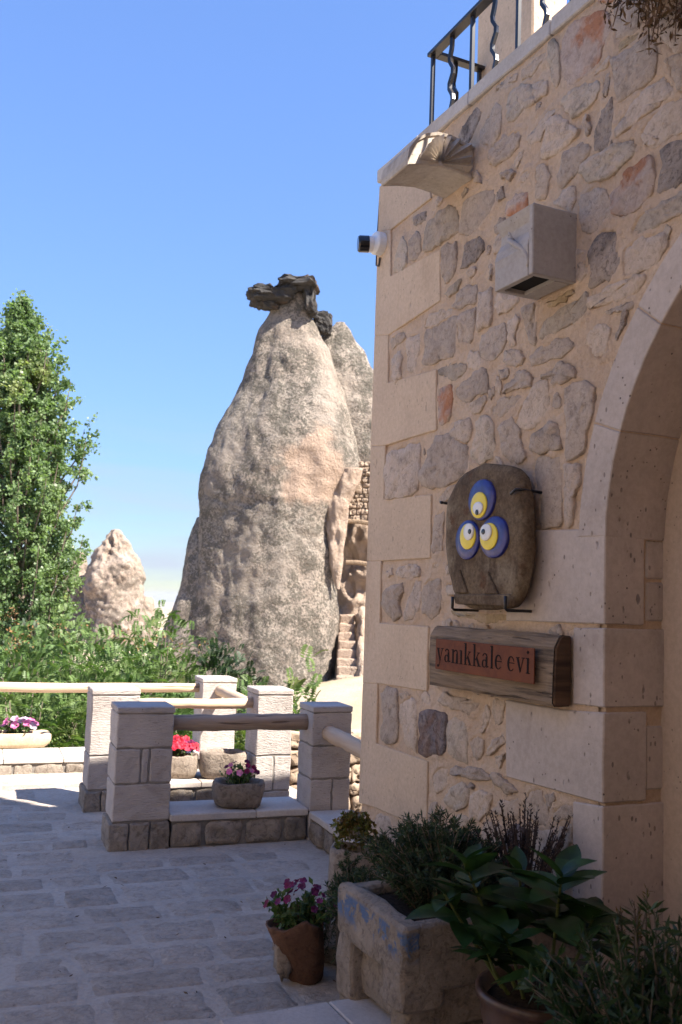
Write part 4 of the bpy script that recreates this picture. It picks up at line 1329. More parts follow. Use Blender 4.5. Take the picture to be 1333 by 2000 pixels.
# beam, thick rounded top edge; faces the viewer's left, its near end shows end grain
bu0, bu1, bv0, bv1, bd = 0.90, 1.868, 1.212, 1.500, 0.100
prof = [(0.012, bv0), (.09, bv0 - .004), (bd, bv0 + .012), (bd + .004, bv0 + .13), (bd - .004, bv1 - .05), (bd - .025, bv1 - .012), (.06, bv1), (.012, bv1 - .006)]
nseg = 30
vs, fs = [], []
n = len(prof)
for i in range(nseg + 1):
    u = bu0 + (bu1 - bu0) * i / nseg
    for d, v in prof:
        w = FW(u, v, d)
        sh = .006 * fbm(V((u * 3, v * 20, d * 20)), 1, 4) + .004 * fbm(V((u * 9, v * 60, 1)), 1, 3)
        vs.append(w + (N * (d > .05) + Z * (.6 if v > 1.4 else -.6)) * sh)
for i in range(nseg):
    for k in range(n):
        a, b = i * n + k, i * n + (k + 1) % n
        fs.append((a, a + n, b + n, b))
fs.append(tuple(range(n))[::-1])
bm_ = mk('beam', vs, fs, M['beam'], sgn)
# near end
vs2 = vs[-n:]
ctr = sum(vs2, V()) / n
ve, fe = prism([p + U * .0 for p in vs2], U * .012)
mk('beam_end', ve, fe, M['beam_end'], bm_, bevel=.006)
# plate
pp = [WUV(852, 1251, .13), WUV(1044, 1262, .13), WUV(1042, 1334, .13), WUV(850, 1308, .13)]
pu0_, pu1_ = .79, pp[1][0]
pv0_, pv1_ = (pp[2][1] + pp[3][1]) / 2, (pp[0][1] + pp[1][1]) / 2
pu0_ = (pp[0][0] + pp[3][0]) / 2
mk('stand_off', wbox(pu0_ + .05, pu1_ - .05, pv0_ + .04, pv1_ - .04, bd - .01, .1235), BOXF, M['iron'], sgn)
plate = mk('name_plate', wbox(pu0_, pu1_, pv0_, pv1_, .124, .130), BOXF, M['rust'], sgn, bevel=.0015)
# serif letters, drawn as strokes in a 0..1 x-height box
def R_(x0, y0, x1, y1): return [(x0, y0), (x1, y0), (x1, y1), (x0, y1)]
def arc(cx, cy, rx, ry, a0, a1, w0, w1, n=14):
    """crescent stroke between angles, width from w0 at the ends to w1 in the middle"""
    o, i_ = [], []
    for k in range(n + 1):
        s = k / n
        a = rad(a0 + (a1 - a0) * s)
        w = w0 + (w1 - w0) * math.sin(math.pi * s)
        o.append((cx + rx * math.cos(a), cy + ry * math.sin(a)))
        i_.append((cx + (rx - w) * math.cos(a), cy + (ry - w * .6) * math.sin(a)))
    return [[o[k], o[k + 1], i_[k + 1], i_[k]] for k in range(n)]
SW = .17
def lt_i(): return [R_(.10, 0, .10 + SW, 1), R_(0, 0, .37, .05), [(0, .93), (.10, .93), (.12, 1.0), (0, .98)]], .40
def lt_n():
    return [R_(.10, 0, .10 + SW, 1), R_(0, 0, .37, .05), [(0, .93), (.10, .93), (.12, 1.0), (0, .98)],
            R_(.56, 0, .56 + SW, .72), R_(.46, 0, .83, .05)] + arc(.50, .70, .23, .30, 0, 150, .09, .10), .86
def lt_l(): return [R_(.10, 0, .10 + SW, 1.55), R_(0, 0, .37, .05), [(0, 1.48), (.10, 1.48), (.12, 1.55), (0, 1.53)]], .40
def lt_k(): return [R_(.10, 0, .10 + SW, 1.55), R_(0, 0, .37, .05), [(0, 1.48), (.10, 1.48), (.12, 1.55), (0, 1.53)],
            [(.27, .42), (.33, .42), (.68, .95), (.60, .95)], [(.36, .55), (.50, .66), (.80, .05), (.60, .05)], R_(.50, 0, .90, .05), R_(.48, .93, .80, .98)], .90
def lt_e(): return arc(.36, .5, .34, .5, 20, 320, .05, .17, 22) + [R_(.16, .52, .69, .58)], .74
def lt_a(): return [R_(.42, .12, .42 + SW, .74)] + arc(.33, .72, .26, .28, -5, 165, .08, .12) + arc(.26, .27, .24, .28, 60, 330, .06, .13, 16) + [[(.40, .42), (.45, .42), (.45, .56), (.24, .54)], [(.50, .0), (.74, .06), (.72, .12), (.52, .14)]], .78
def lt_v(): return [[(.06, .95), (.26, .95), (.50, .12), (.40, -.02)], [(.40, -.02), (.46, .10), (.74, .95), (.67, .95)], R_(0, .94, .36, .99), R_(.55, .94, .86, .99)], .86
def lt_y():
    q, w = lt_v()
    return q + [[(.42, .02), (.47, .10), (.32, -.38), (.25, -.40)]] + arc(.20, -.33, .10, .10, 0, 350, .05, .1, 10), w
def lt_idot():
    q, w = lt_i()
    return q + [[(.06, 1.36), (.18, 1.24), (.30, 1.36), (.18, 1.48)]], w
word = [lt_y, lt_a, lt_n, lt_i, lt_k, lt_k, lt_a, lt_l, lt_e, None, lt_e, lt_v, lt_idot]
adv, x = [], 0
for g in word:
    adv.append(x)
    x += .42 if g is None else g()[1] + .09
xh = (pv1_ - pv0_) * .44
sxw = (pu1_ - pu0_ - .03) / x
for g, x0 in zip(word, adv):
    if g is None: continue
    vs, fs = [], []
    for poly in g()[0]:
        q = [FW(pu0_ + .012 + (x0 + px) * sxw, pv0_ + (pv1_ - pv0_) * .27 + py * xh, .1303) for px, py in poly]
        a, b = prism(q, N * .0012)
        vs, fs = join((vs, fs), (a, b))
    mk('letter', vs, fs, M['letter'], plate)

# ================================================================== TERRACE POSTS AND RAILS
ZT = 0.885
def post(label, a0, a1, b0, b1, z0, top, courses, base=None):
    """squared post of tooled tuff blocks; courses = list of (z0, z1, [front split fractions])"""
    t = thing('stone_post', label, 'post', T((a0 + a1) / 2, (b0 + b1) / 2, z0), 'tooled stone posts of the terrace fence')
    mk('mortar_core', tbox(a0 + .006, a1 - .006, b0 + .006, b1 - .006, z0, top - .03), BOXF, M['joint'], t)
    for c0, c1, sp in courses:
        xs = [a0] + [a0 + (a1 - a0) * s for s in sp] + [a1]
        for x0, x1 in zip(xs[:-1], xs[1:]):
            g = .0048
            mk('block', tbox(x0 + (g if x0 > a0 else 0), x1 - (g if x1 < a1 else 0), b0, b1, c0 + g, c1 - g), BOXF, M['post'], t, bevel=.007, sub=4, rough=.0055, rscale=19)
    if base:
        z1 = base
        ns = 3
        for k in range(ns):
            x0, x1 = a0 - .022 + (a1 - a0 + .03) * k / ns, a0 - .022 + (a1 - a0 + .03) * (k + 1) / ns
            mk('base_stone', tbox(x0 + .004, x1 - .004, b0 - .02, b1 + .01, z0 - .02, z1 - .004), BOXF, M['lowwall'], t, bevel=.008, seg=1, sub=4, rough=.010, rscale=14)
    mk('cap', tbox(a0 - .004, a1 + .004, b0 - .004, b1 + .004, top - .04, top), BOXF, M['post'], t, bevel=.006, sub=2, rough=.002, rscale=16)
    return t
post('nearest shaded stone post, left end of the front fence', .852, 1.212, 6.02, 6.34, 0, ZT, [(.17, .405, []), (.405, .625, [.45, .6]), (.625, .845, [])], .168)
post('sunlit stone post just behind the nearest post, foot in dappled shade', .815, 1.165, 7.12, 7.45, 0, ZT, [(.15, .40, []), (.40, .845, [])], .15)
post('shaded stone post beside the building corner holding two rails', 2.15, 2.435, 5.985, 6.27, 0, ZT, [(-.02, .18, [.5]), (.18, .40, [.55]), (.40, .62, []), (.62, .845, [])])
post('sunlit stone post at right end of the middle rail', 2.085, 2.375, 7.10, 7.43, -.6, ZT, [(-.6, .10, []), (.10, .37, [.52]), (.37, .845, [])])
post('rearmost sunlit stone post by the far rail corner', 2.04, 2.38, 8.86, 9.2, -.6, .815, [(-.6, .10, []), (.10, .40, []), (.40, .775, [])])

def log(name, label, A, B, r0, r1, mat, seed, bow=.012):
    pts, rr = [], []
    n = 16
    d = (B - A).normalized()
    s_ = d.cross(Z)
    for i in range(n + 1):
        f = i / n
        pts.append(A.lerp(B, f) + s_ * (bow * fbm((f * 2.2, seed, 0))) + Z * (bow * fbm((f * 2.4, seed, 5))))
        rr.append((r0 + (r1 - r0) * f) * (1 + .09 * fbm((f * 7, seed, 9))))
    vs, fs = tube(pts, rr, 18)
    vs = [v + noise.noise_vector(v * 14) * .002 for v in vs]
    o = mk(name, vs, fs, mat, origin=A, smooth=True)
    o.data.polygons[-1].use_smooth = False
    o.data.polygons[-2].use_smooth = False
    tag(o, label, 'rail', 'peeled log rails of the terrace fence')
    return o
def zfor(x, y, b):          # height of a pixel on the plane e2 = b
    return on_plane(x, y, T(0, b), E2)
p0, p1 = zfor(340, 1412, 6.17), zfor(592, 1410, 6.13)
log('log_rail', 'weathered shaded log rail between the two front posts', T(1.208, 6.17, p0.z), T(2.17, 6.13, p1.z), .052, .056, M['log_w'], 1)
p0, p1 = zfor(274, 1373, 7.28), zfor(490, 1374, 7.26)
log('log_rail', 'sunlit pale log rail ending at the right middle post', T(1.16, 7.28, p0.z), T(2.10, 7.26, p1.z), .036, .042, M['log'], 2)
p0, p1 = zfor(0, 1340, 9.03), zfor(398, 1344, 9.03)
log('log_rail', 'long pale log rail running out of frame at far left', T(-1.9, 9.03, p0.z + .01), T(2.05, 9.03, p1.z), .05, .042, M['log'], 3)
log('log_rail', 'short log rail between the rearmost post and the right middle post', T(2.21, 8.88, .695), T(2.23, 7.42, .70), .05, .05, M['log2'], 4)
log('log_rail', 'log rail running from the corner post into the building wall', T(2.27, 6.0, .705), T(2.25, 5.03, .69), .052, .052, M['log2'], 5)

# low walls with coping and face stones
def low_wall(label, a0, a1, b0, b1, z0, ztop, faces, slabs, copt=.045):
    t = thing('low_stone_wall', label, 'wall', T((a0 + a1) / 2, (b0 + b1) / 2, z0), 'low walls under the log rails')
    mk('mortar_core', tbox(a0 + .012, a1 - .012, b0 + .012, b1 - .012, z0 - .02, ztop - copt), BOXF, M['joint'], t, sub=4, rough=.006, rscale=18)
    r = random.Random(int(a0 * 100 + b0 * 10))
    for face in faces:
        if face == 'front': O, ax, an, L = T(a0, b0 + .012, z0), E1, -E2, a1 - a0
        else: O, ax, an, L = T(a0 + .012, b1, z0), -E2, -E1, b1 - b0
        x, hh = 0.0, ztop - copt - z0
        while x < L - .05:
            w = min(r.uniform(.14, .27), L - x)
            q = [(x + .012, .012), (x + w * .5, .006), (x + w - .012, .014), (x + w - .01, hh * .55), (x + w - .016, hh - .012), (x + w * .45, hh - .008), (x + .014, hh - .016), (x + .01, hh * .45)]
            q = [(u + r.uniform(-.006, .006), v + r.uniform(-.005, .005)) for u, v in q]
            rubble('stone', q, O, ax, Z, an, r.uniform(.012, .022), M['lowwall'], t, r.randint(0, 99999), n=18, jit=.004)
            x += w
    x = a0 - .004 if slabs == 'a' else b0
    end = a1 if slabs == 'a' else b1
    while x < end - .02:
        w = r.uniform(.42, .62)
        if end - x - w < .2: w = end - x
        bx = tbox(x + .002, x + w - .002, b0 - .012, b1 + .012, ztop - copt, ztop) if slabs == 'a' else tbox(a0 - .012, a1 + .012, x + .002, x + w - .002, ztop - copt, ztop)
        mk('coping_slab', bx, BOXF, M['coping'], t, bevel=.006, sub=3, rough=.0028, rscale=12)
        x += w
    return t
low_wall('low shaded wall carrying the single flower bowl', 1.217, 2.146, 6.0, 6.37, 0, .21, ['front'], 'a')
low_wall('low wall behind the front fence carrying two stone planters', 1.170, 2.08, 7.11, 7.54, 0, .19, ['front'], 'a')
low_wall('long low sunlit wall at far left below the long rail', -2.6, 2.035, 8.66, 9.2, -.04, .135, ['front'], 'a')
low_wall('low wall joining the corner post to the building corner', 2.155, 2.42, 5.06, 5.98, 0, .195, ['left'], 'b')

# ---------------------------------------------------------------- flowers and planters
def leaf_mesh(name, L, W, mat, curl=.25, seg=5, tip=1.0, fold=.15):
    vs, fs = [], []
    for i in range(seg + 1):
        s = i / seg
        w = W * math.sin(math.pi * min(1, s * .92 + .06)) ** .85 * (1 - .25 * s * tip)
        if i == seg: w = W * .02
        y = L * s
        z = -curl * L * s * s
        vs += [(-w / 2, y, z + fold * w), (0, y, z), (w / 2, y, z + fold * w)]
    for i in range(seg):
        k = 3 * i
        fs += [(k, k + 1, k + 4, k + 3), (k + 1, k + 2, k + 5, k + 4)]
    me = bpy.data.meshes.new(name)
    me.from_pydata(vs, [], fs)
    me.polygons.foreach_set('use_smooth', [True] * len(me.polygons))
    me.materials.append(mat)
    return me
def flower_mesh(name, r, mat, petals=5, cup=.35, eye=None):
    vs, fs = [(0, 0, -.4 * cup * r)], []
    n = petals * 4
    for k in range(n):
        a = 2 * math.pi * k / n
        q = .82 + .2 * abs(math.cos(petals * a / 2))
        vs.append((r * .5 * math.cos(a), r * .5 * math.sin(a), cup * r * .25))
        vs.append((r * q * math.cos(a), r * q * math.sin(a), cup * r * (.5 + .3 * math.sin(a * petals))))
    for k in range(n):
        i, j = 1 + 2 * k, 1 + 2 * ((k + 1) % n)
        fs += [(0, i, j), (i, i + 1, j + 1, j)]
    me = bpy.data.meshes.new(name)
    me.from_pydata(vs, [], fs)
    me.materials.append(mat)
    return me
FM = {c: flower_mesh('flower_' + c, 1.0, M['p_' + c]) for c in ('red', 'pink', 'mag', 'purple', 'white')}
def frame(p, d, roll=0.0, s=1.0):
    """matrix placing +Y along d at p"""
    d = V(d).normalized()
    x = d.cross(Z)
    if x.length < .02: x = V((1, 0, 0))
    x.normalize()
    z = x.cross(d)
    m = Matrix((x, d, z)).transposed()
    return Matrix.Translation(p) @ m.to_4x4() @ Matrix.Rotation(roll, 4, 'Y') @ Matrix.Scale(s, 4)
def zframe(p, d, s):
    return Matrix.Translation(p) @ V(d).to_track_quat('Z', 'Y').to_matrix().to_4x4() @ Matrix.Scale(s, 4)
def leaf_cloud(name, parent, mat, items, wratio=.45):
    """items: list of (base, direction, length, normal) -> rhombic leaves in one mesh"""
    vs, fs = [], []
    for p, d, L, nn in items:
        s = d.cross(nn)
        if s.length < .01: s = d.cross(V((.3, .5, .8)))
        s.normalize()
        k = len(vs)
        m = p + d * (L * .5)
        vs += [p, m + s * (L * wratio * .5), p + d * L, m - s * (L * wratio * .5)]
        fs.append((k, k + 1, k + 2, k + 3))
    return mesh_np(name, [tuple(v) for v in vs], fs, mat, parent)
def rv(r, up=0.0):
    while True:
        q = V((r.uniform(-1, 1), r.uniform(-1, 1), r.uniform(-1, 1)))
        if .05 < q.length < 1:
            q.normalize()
            q.z += up
            return q.normalized()
def bedding(label, c, rx, h, colors, nfl, fsize, seed, nleaf=260, tall=None, name='flower_plant', lean=V((0, 0, 0)), cat='flowers'):
    r = random.Random(seed)
    t = thing(name, label, cat, c)
    items, stems = [], ([], [])
    tips = []
    for k in range(26):
        a, q = r.uniform(0, 6.28), r.random() ** .5
        base = c + V((math.cos(a), math.sin(a), 0)) * (rx * .35 * q)
        tip = c + V((math.cos(a) * rx * q, math.sin(a) * rx * q, h * (1 - .45 * q * q) * r.uniform(.75, 1.0))) + lean * q
        tips.append(tip)
        stems = join(stems, tube([base, base.lerp(tip, .6) + Z * .01, tip], [.003, .0025, .002], 4, False))
        for j in range(nleaf // 26):
            p = base.lerp(tip, r.uniform(.15, 1.0)) + rv(r) * .012
            items.append((p, rv(r, .25), r.uniform(.022, .045), rv(r, .6)))
    mk('stem', *stems, M['stem'], t)
    leaf_cloud('foliage', t, M['lf_flower'], items, .5)
    for k in range(nfl):
        a, q = r.uniform(0, 6.28), r.random() ** .5
        p = c + V((math.cos(a) * rx * q, math.sin(a) * rx * q, h * (1.02 - .42 * q * q) + r.uniform(-.015, .02))) + lean * q
        d = V((math.cos(a) * q, math.sin(a) * q, .75)) + V((-.2, -.55, .1)) + rv(r) * .35
        inst('flower', FM[r.choice(colors)], zframe(p, d, fsize * r.uniform(.8, 1.15)), t)
    return t
def hollow_bowl(name, label, cat, c, rx, ry, h, mat, seed, wall=.25, amp=.10, ax=None, soil=True, group=None, flat=.35):
    """rough hewn stone bowl or trough standing on c"""
    ax = ax or (E1, E2)
    t = thing(name, label, cat, c, group)
    seg = 36
    prof = [(.70, 0), (.86, .06), (.97, .3), (1.0, .62), (1.0, .92), (.95, 1.0), (.84, 1.0), (.76, .9), (.72, .7), (.0, .68)]
    vs, fs = [], []
    for f, z in prof:
        for k in range(seg):
            a = 2 * math.pi * k / seg
            q = V((math.copysign(abs(math.cos(a)) ** (1 - flat), math.cos(a)), math.copysign(abs(math.sin(a)) ** (1 - flat), math.sin(a)), 0))
            w = ax[0] * (q.x * rx * f) + ax[1] * (q.y * ry * f) + Z * (h * z)
            e = 1 + amp * fbm(w * 6 + V((seed, 0, 0)), 1, 4) * (1 if f > .6 else 0)
            zz = h * .10 * fbm(w * 8 + V((0, seed, 0)), 1, 3) * (z > .5)
            vs.append(c + V((w.x * e, w.y * e, w.z + zz)))
    for i in range(len(prof) - 1):
        for k in range(seg):
            a, b = i * seg + k, i * seg + (k + 1) % seg
            fs.append((a, b, b + seg, a + seg))
    fs.append(tuple(range(seg))[::-1])
    vs = [v + noise.noise_vector(v * 22) * .004 for v in vs]
    mk('bowl', vs, fs, mat, t, smooth=True)
    if soil:
        sv, sf = blob(c + Z * h * .78, rx * .74, ry * .74, h * .10, .2, 2, 18, 6, seed, (ax[0], ax[1], Z))
        mk('soil', sv, sf, M['soil'], t, smooth=True)
    return t
pb = T(1.70, 6.16, .211)
hollow_bowl('stone_planter', 'rough rounded stone bowl of magenta flowers on the front low wall', 'planter', pb, .175, .135, .165, M['trough'], 3, ax=(V((1, 0.05, 0)).normalized(), V((-.05, 1, 0)).normalized()), flat=.25)
bedding('magenta flowers growing in the rough rounded stone bowl', pb + Z * .13, .13, .155, ['mag', 'mag', 'pink', 'purple'], 17, .021, 5)
pc = T(1.52, 7.34, .191)
hollow_bowl('stone_planter', 'squared stone trough of red flowers behind the front fence', 'planter', pc, .16, .12, .175, M['trough'], 8, flat=.6, amp=.04, ax=(V((.96, .1, 0)).normalized(), V((-.1, .96, 0)).normalized()))
bedding('bright red flowers in the squared stone trough', pc + Z * .14, .155, .14, ['red', 'red', 'red', 'mag'], 56, .027, 9)
pd_ = T(1.86, 7.24, .191)
hollow_bowl('stone_planter', 'empty grey stone trough beside the red flowers', 'planter', pd_, .185, .13, .20, M['trough'], 14, flat=.5, amp=.07, ax=(V((.99, .05, 0)).normalized(), V((-.05, .99, 0)).normalized()))
pe = on_z(20, 1462, .136) + E2 * .10
pe.z = .136
hollow_bowl('stone_planter', 'long yellowish stone trough of pink flowers on the far left wall', 'planter', pe, .36, .14, .135, M['trough_y'], 21, flat=.72, amp=.03)
bedding('pale pink petunias in the long yellowish trough', pe + E1 * .07 + Z * .10, .16, .15, ['pink', 'pink', 'pink', 'white'], 30, .036, 11)
bedding('pink petunias at the left end of the yellowish trough', pe - E1 * .22 + Z * .10, .12, .14, ['pink', 'pink', 'white'], 18, .036, 12)

# ================================================================== BEYOND THE TERRACE
# ---- fairy chimney
RY = 28.0
def px_rows(rows, n):
    ys = [r[0] for r in rows]
    yy = np.linspace(ys[0], ys[-1], n)
    return yy, np.interp(yy, ys, [r[1] for r in rows]), np.interp(yy, ys, [r[2] for r in rows])
def rock(name, rows, Y, mat, parent, nrow=110, seg=120, amp=.16, fine=.05, seed=0, depth=.85, dent=None, closetop=True, terr=0.0, crack=None, facet=0.0):
    yy, xl, xr = px_rows(rows, nrow)
    # smooth the outline
    ker = np.array([1, 2, 3, 2, 1]) / 9
    for _ in range(2):
        xl = np.convolve(np.pad(xl, 2, 'edge'), ker, 'valid')
        xr = np.convolve(np.pad(xr, 2, 'edge'), ker, 'valid')
    vs, fs = [], []
    for y, a, b in zip(yy, xl, xr):
        A, B = at_y(a, y, Y), at_y(b, y, Y)
        c = (A + B) / 2
        rx_ = (B - A).length / 2
        for k in range(seg):
            th = 2 * math.pi * k / seg
            dx, dy = math.cos(th), math.sin(th)
            p = V((c.x + rx_ * dx, c.y + rx_ * depth * dy, c.z))
            q = V((p.x, p.y, p.z * .8)) + V((seed * 5.3, 0, 0))
            f = amp * fbm(q, .42, 4) + fine * fbm(q, 2.1, 5)
            rg = 1 - abs(noise.noise(q * .8))
            f -= amp * .35 * max(0, rg - .82) * 5 * .5
            if facet: f += facet * rx_ * (abs(math.cos(1.5 * (th + rad(68)))) ** 1.5 - .55)
            if terr: f += terr * (((p.z * 1.1 + .5 * fbm(q, .5)) % 1.0) - .5)
            if dent:
                for (dc, dr, da) in dent:
                    dd = (p - dc).length
                    dd += dr * .7 * fbm(q, 1.3, 3)
                    if dd < dr: f -= da * (1 - (max(dd, 0) / dr) ** 2)
            if crack:
                for (cy_, ca, cw) in crack:
                    zc = at_y(520, cy_, Y).z + .35 * fbm((p.x * .9, p.y * .9, cy_), 1, 4) + .10 * fbm((p.x * 4, p.y * 4, cy_), 1, 2)
                    dz = p.z - zc
                    f -= ca * math.exp(-(dz / (cw * .5)) ** 2) * max(0, .55 + 1.3 * fbm((p.x * .7, p.y * .7, cy_ + 9), 1, 2))
                    if dz > 0: f += ca * .5 * math.exp(-dz / .25)
            f *= min(1, rx_ / .5)
            vs.append((p.x + dx * f, p.y + dy * f, p.z + .25 * f))
    for i in range(nrow - 1):
        for k in range(seg):
            a, b = i * seg + k, i * seg + (k + 1) % seg
            fs.append((a, a + seg, b + seg, b))
    vs.append(tuple(sum((V(v) for v in vs[:seg]), V()) / seg))
    fs += [(len(vs) - 1, k, (k + 1) % seg) for k in range(seg)]
    return mk(name, vs, fs, mat, parent, smooth=True)
pk = at_y(595, 930, RY)
pk.y -= 1.5
M['tuff'] = tuff('fairy_chimney_tuff', (0.345, 0.30, 0.252), (0.335, 0.28, 0.23), (0.095, 0.088, 0.072), .27, patchpos=((pk.x + .35, pk.y, pk.z), 1.15))
M['tuff_pale'] = tuff('pale_shoulder_tuff', (0.34, 0.29, 0.235), (0.33, 0.27, 0.215), (0.11, 0.10, 0.08), .20)
M['tuff_pink'] = tuff('pink_cliff_tuff', (0.43, 0.335, 0.26), (0.42, 0.315, 0.24), (0.2, 0.155, 0.125), .02)
M['tuff_far'] = tuff('distant_cone_tuff', (0.33, 0.27, 0.22), (0.29, 0.225, 0.175), (0.12, 0.10, 0.08), .24, ls=.9, fine=5)
chim = thing('fairy_chimney', 'tall pale tuff fairy chimney streaked with dark lichen under a black cap', 'rock formation', at_y(540, 1420, RY))
MAIN = [(566,549,596),(590,537,606),(620,521,612),(650,505,625),(690,496,648),(740,480,668),(790,455,684),(840,430,697),(880,412,708),(910,405,713),(935,399,708),(958,396,692),(985,394,682),(1010,395,672),(1060,394,664),(1120,390,662),(1180,384,668),(1250,374,666),(1320,362,658),(1400,350,652),(1500,340,652)]
crackz = at_y(500, 983, RY).z
rock('body', MAIN, RY, M['tuff'], chim, 170, 190, .075, .06, 1, .58,
     dent=[(at_y(585, 945, RY) + V((0, -1.5, 0)), .8, .10), (at_y(668, 1030, RY) + V((0, -1.1, 0)), .7, .15)], crack=[(983, .08, .14), (1052, .04, .10)], facet=.10)
rock('flank', [(1012,386,440),(1035,377,450),(1070,366,458),(1110,357,466),(1170,343,474),(1215,325,480),(1265,306,490),(1400,270,505),(1500,250,510)], RY + .5, M['tuff'], chim, 70, 80, .16, .05, 2, .8)
rock('shoulder', [(630,660,671),(642,648,681),(660,630,692),(690,606,711),(730,588,738),(800,580,772),(880,585,790),(915,600,775),(945,625,750)], RY + .75, M['tuff'], chim, 110, 130, .12, .07, 3, .5)
# ledge over the crack
yy = at_y(520, 981, RY)
# black basalt cap pieces
def cap(px, py, w, h, d, seed, tilt=0.0, Y=RY - .2):
    c = at_y(px, py, Y)
    s = RY / FPX
    ax = (V((math.cos(tilt), 0, math.sin(tilt))), V((0, 1, 0)), V((-math.sin(tilt), 0, math.cos(tilt))))
    vs, fs = blob(c, w * s / 2, d, h * s / 2, .28, 1.8, 40, 26, seed, ax, .45)
    vs = [v + noise.noise_vector(v * 3.1) * .07 + noise.noise_vector(v * 8) * .045 for v in vs]
    mk('cap_stone', vs, fs, M['basalt'], chim)
cap(531, 580, 90, 30, .6, 12, -.03)
cap(583, 560, 78, 27, .65, 9, .02)
cap(562, 571, 40, 22, .5, 7, .2)
cap(606, 590, 22, 58, .45, 3, .12)
cap(524, 596, 46, 18, .35, 6, -.2)
cap(631, 632, 34, 46, .35, 4, .1, RY + .3)
# pale bush of dry grass on the cap
# carved cliff with cave fronts to the right
cliff = thing('carved_cliff', 'pink carved cliff with cave openings beside the chimney', 'rock formation', at_y(690, 1420, RY + 1))
rock('cliff_face', [(905,690,760),(960,668,775),(1010,652,785),(1080,650,800),(1140,652,800),(1200,652,800),(1300,640,800),(1370,610,800),(1500,590,800)], RY + 1.9, M['tuff_pink'], cliff, 110, 130, .45, .22, 6, .6, terr=.05,
     dent=[(at_y(672, 1110, RY) + V((0, .2, 0)), .75, .6), (at_y(690, 1050, RY) + V((0, .2, 0)), .5, .4), (at_y(700, 1190, RY) + V((0, .0, 0)), .5, .3)])
rock('hanging_rib', [(915,655,712),(945,642,704),(985,634,692),(1040,632,684),(1090,636,676),(1130,646,668),(1150,655,666)], RY - .7, M['tuff_pink'], cliff, 60, 70, .22, .12, 8, .9)
rock('broken_rock', [(740,712,745),(765,692,752),(782,683,756),(800,694,758),(832,686,760),(860,702,762),(905,692,762),(940,700,762)], RY + 1.0, M['tuff'], cliff, 70, 80, .38, .2, 9, .8)
# rubble masonry closing a cave mouth
rb = thing('rubble_infill', 'small rubble wall closing a cave mouth beside the chimney', 'wall', at_y(700, 1020, RY))
o0, o1 = at_y(681, 1018, RY - .35), at_y(736, 1018, RY - .35)
axr = (o1 - o0).normalized()
hr = at_y(700, 905, RY - .35).z - o0.z
wr = (o1 - o0).length
mk('mortar_core', boxv(o0 + V((0, .02, 0)), axr * wr, V((0, .3, 0)), Z * hr), BOXF, M['rubble_far'], rb)
r4 = random.Random(77)
z = 0.0
while z < hr - .05:
    h = r4.uniform(.12, .2)
    x = r4.uniform(-.05, .02)
    while x < wr:
        w = r4.uniform(.12, .24)
        poly = [(x + .012, z + .012), (x + w * .5, z + .004), (x + w - .012, z + .016), (x + w - .008, z + h - .02), (x + w * .5, z + h - .008), (x + .014, z + h - .016)]
        poly = [(a + r4.uniform(-.015, .015), b + r4.uniform(-.015, .015)) for a, b in poly]
        rubble('stone', poly, o0, axr, Z, V((0, -1, 0)), r4.uniform(.04, .09), M['rubble_far'], rb, r4.randint(0, 9999), n=10, jit=.01)
        x += w
    z += h
for i, (xa, xb, y, nm) in enumerate(((680, 722, 1018, 'weathered timber ledge under the rubble infill'), (676, 722, 1098, 'lower weathered timber ledge on the cliff'))):
    a, b = at_y(xa, y, RY - .6), at_y(xb, y + 4, RY - .6)
    o = mk('timber_ledge', *tube([a, a.lerp(b, .5) + Z * .02, b], [.07, .075, .07], 8), M['beam'], origin=a)
    tag(o, nm, 'beam')
# rock-cut stairs
st = thing('rock_stairs', 'flight of steps cut in the pink rock right of the chimney', 'stairs', at_y(680, 1330, RY))
for k in range(8):
    y = 1320 - 17 * k
    a, b = at_y(658 + k * .8, y, RY - 1.6 + .28 * k), at_y(700 - k * 1.0, y, RY - 1.6 + .28 * k)
    w = b - a
    mk('step', boxv(a - Z * .9, w, V((0, 1.2, 0)), Z * .9), BOXF, M['tuff_pink'], st, bevel=.05, seg=2, sub=2, rough=.05, rscale=3)
for k in range(5):
    a = at_y(706, 1330 - 30 * k, RY - 1.4 + .45 * k)
    vs, fs = blob(a, .16, .5, .42, .3, 1.4, 18, 12, 30 + k)
    mk('side_rock', vs, fs, M['tuff_pink'], st, smooth=True)
# distant cones
DY = 95.0
d1 = thing('distant_tuff_cone', 'distant pale tuff cone with a dark hollow near its tip', 'rock formation', at_y(225, 1230, DY))
rock('cone', [(1035,224,236),(1043,210,243),(1060,203,252),(1075,190,260),(1095,180,268),(1108,170,273),(1130,168,280),(1160,166,282),(1200,165,283),(1260,160,286)], DY, M['tuff_far'], d1, 80, 90, .5, .22, 4, .9,
     dent=[(at_y(220, 1062, DY) + V((0, -2.2, 0)), 1.3, .9)])
d2 = thing('distant_tuff_cone', 'narrow pale tuff cone half hidden behind the poplar', 'rock formation', at_y(150, 1230, DY))
rock('cone', [(1078,148,160),(1090,138,168),(1130,128,170),(1200,120,172),(1260,115,174)], DY + 3, M['tuff_far'], d2, 50, 60, .3, .14, 5, .9)
d3 = thing('distant_tuff_cone', 'small low rounded tuff knob right of the distant cone', 'rock formation', at_y(285, 1230, DY))
rock('cone', [(1165,274,292),(1175,266,302),(1195,262,306),(1260,256,312)], DY + 6, M['tuff_far'], d3, 30, 50, .3, .15, 6, .9)

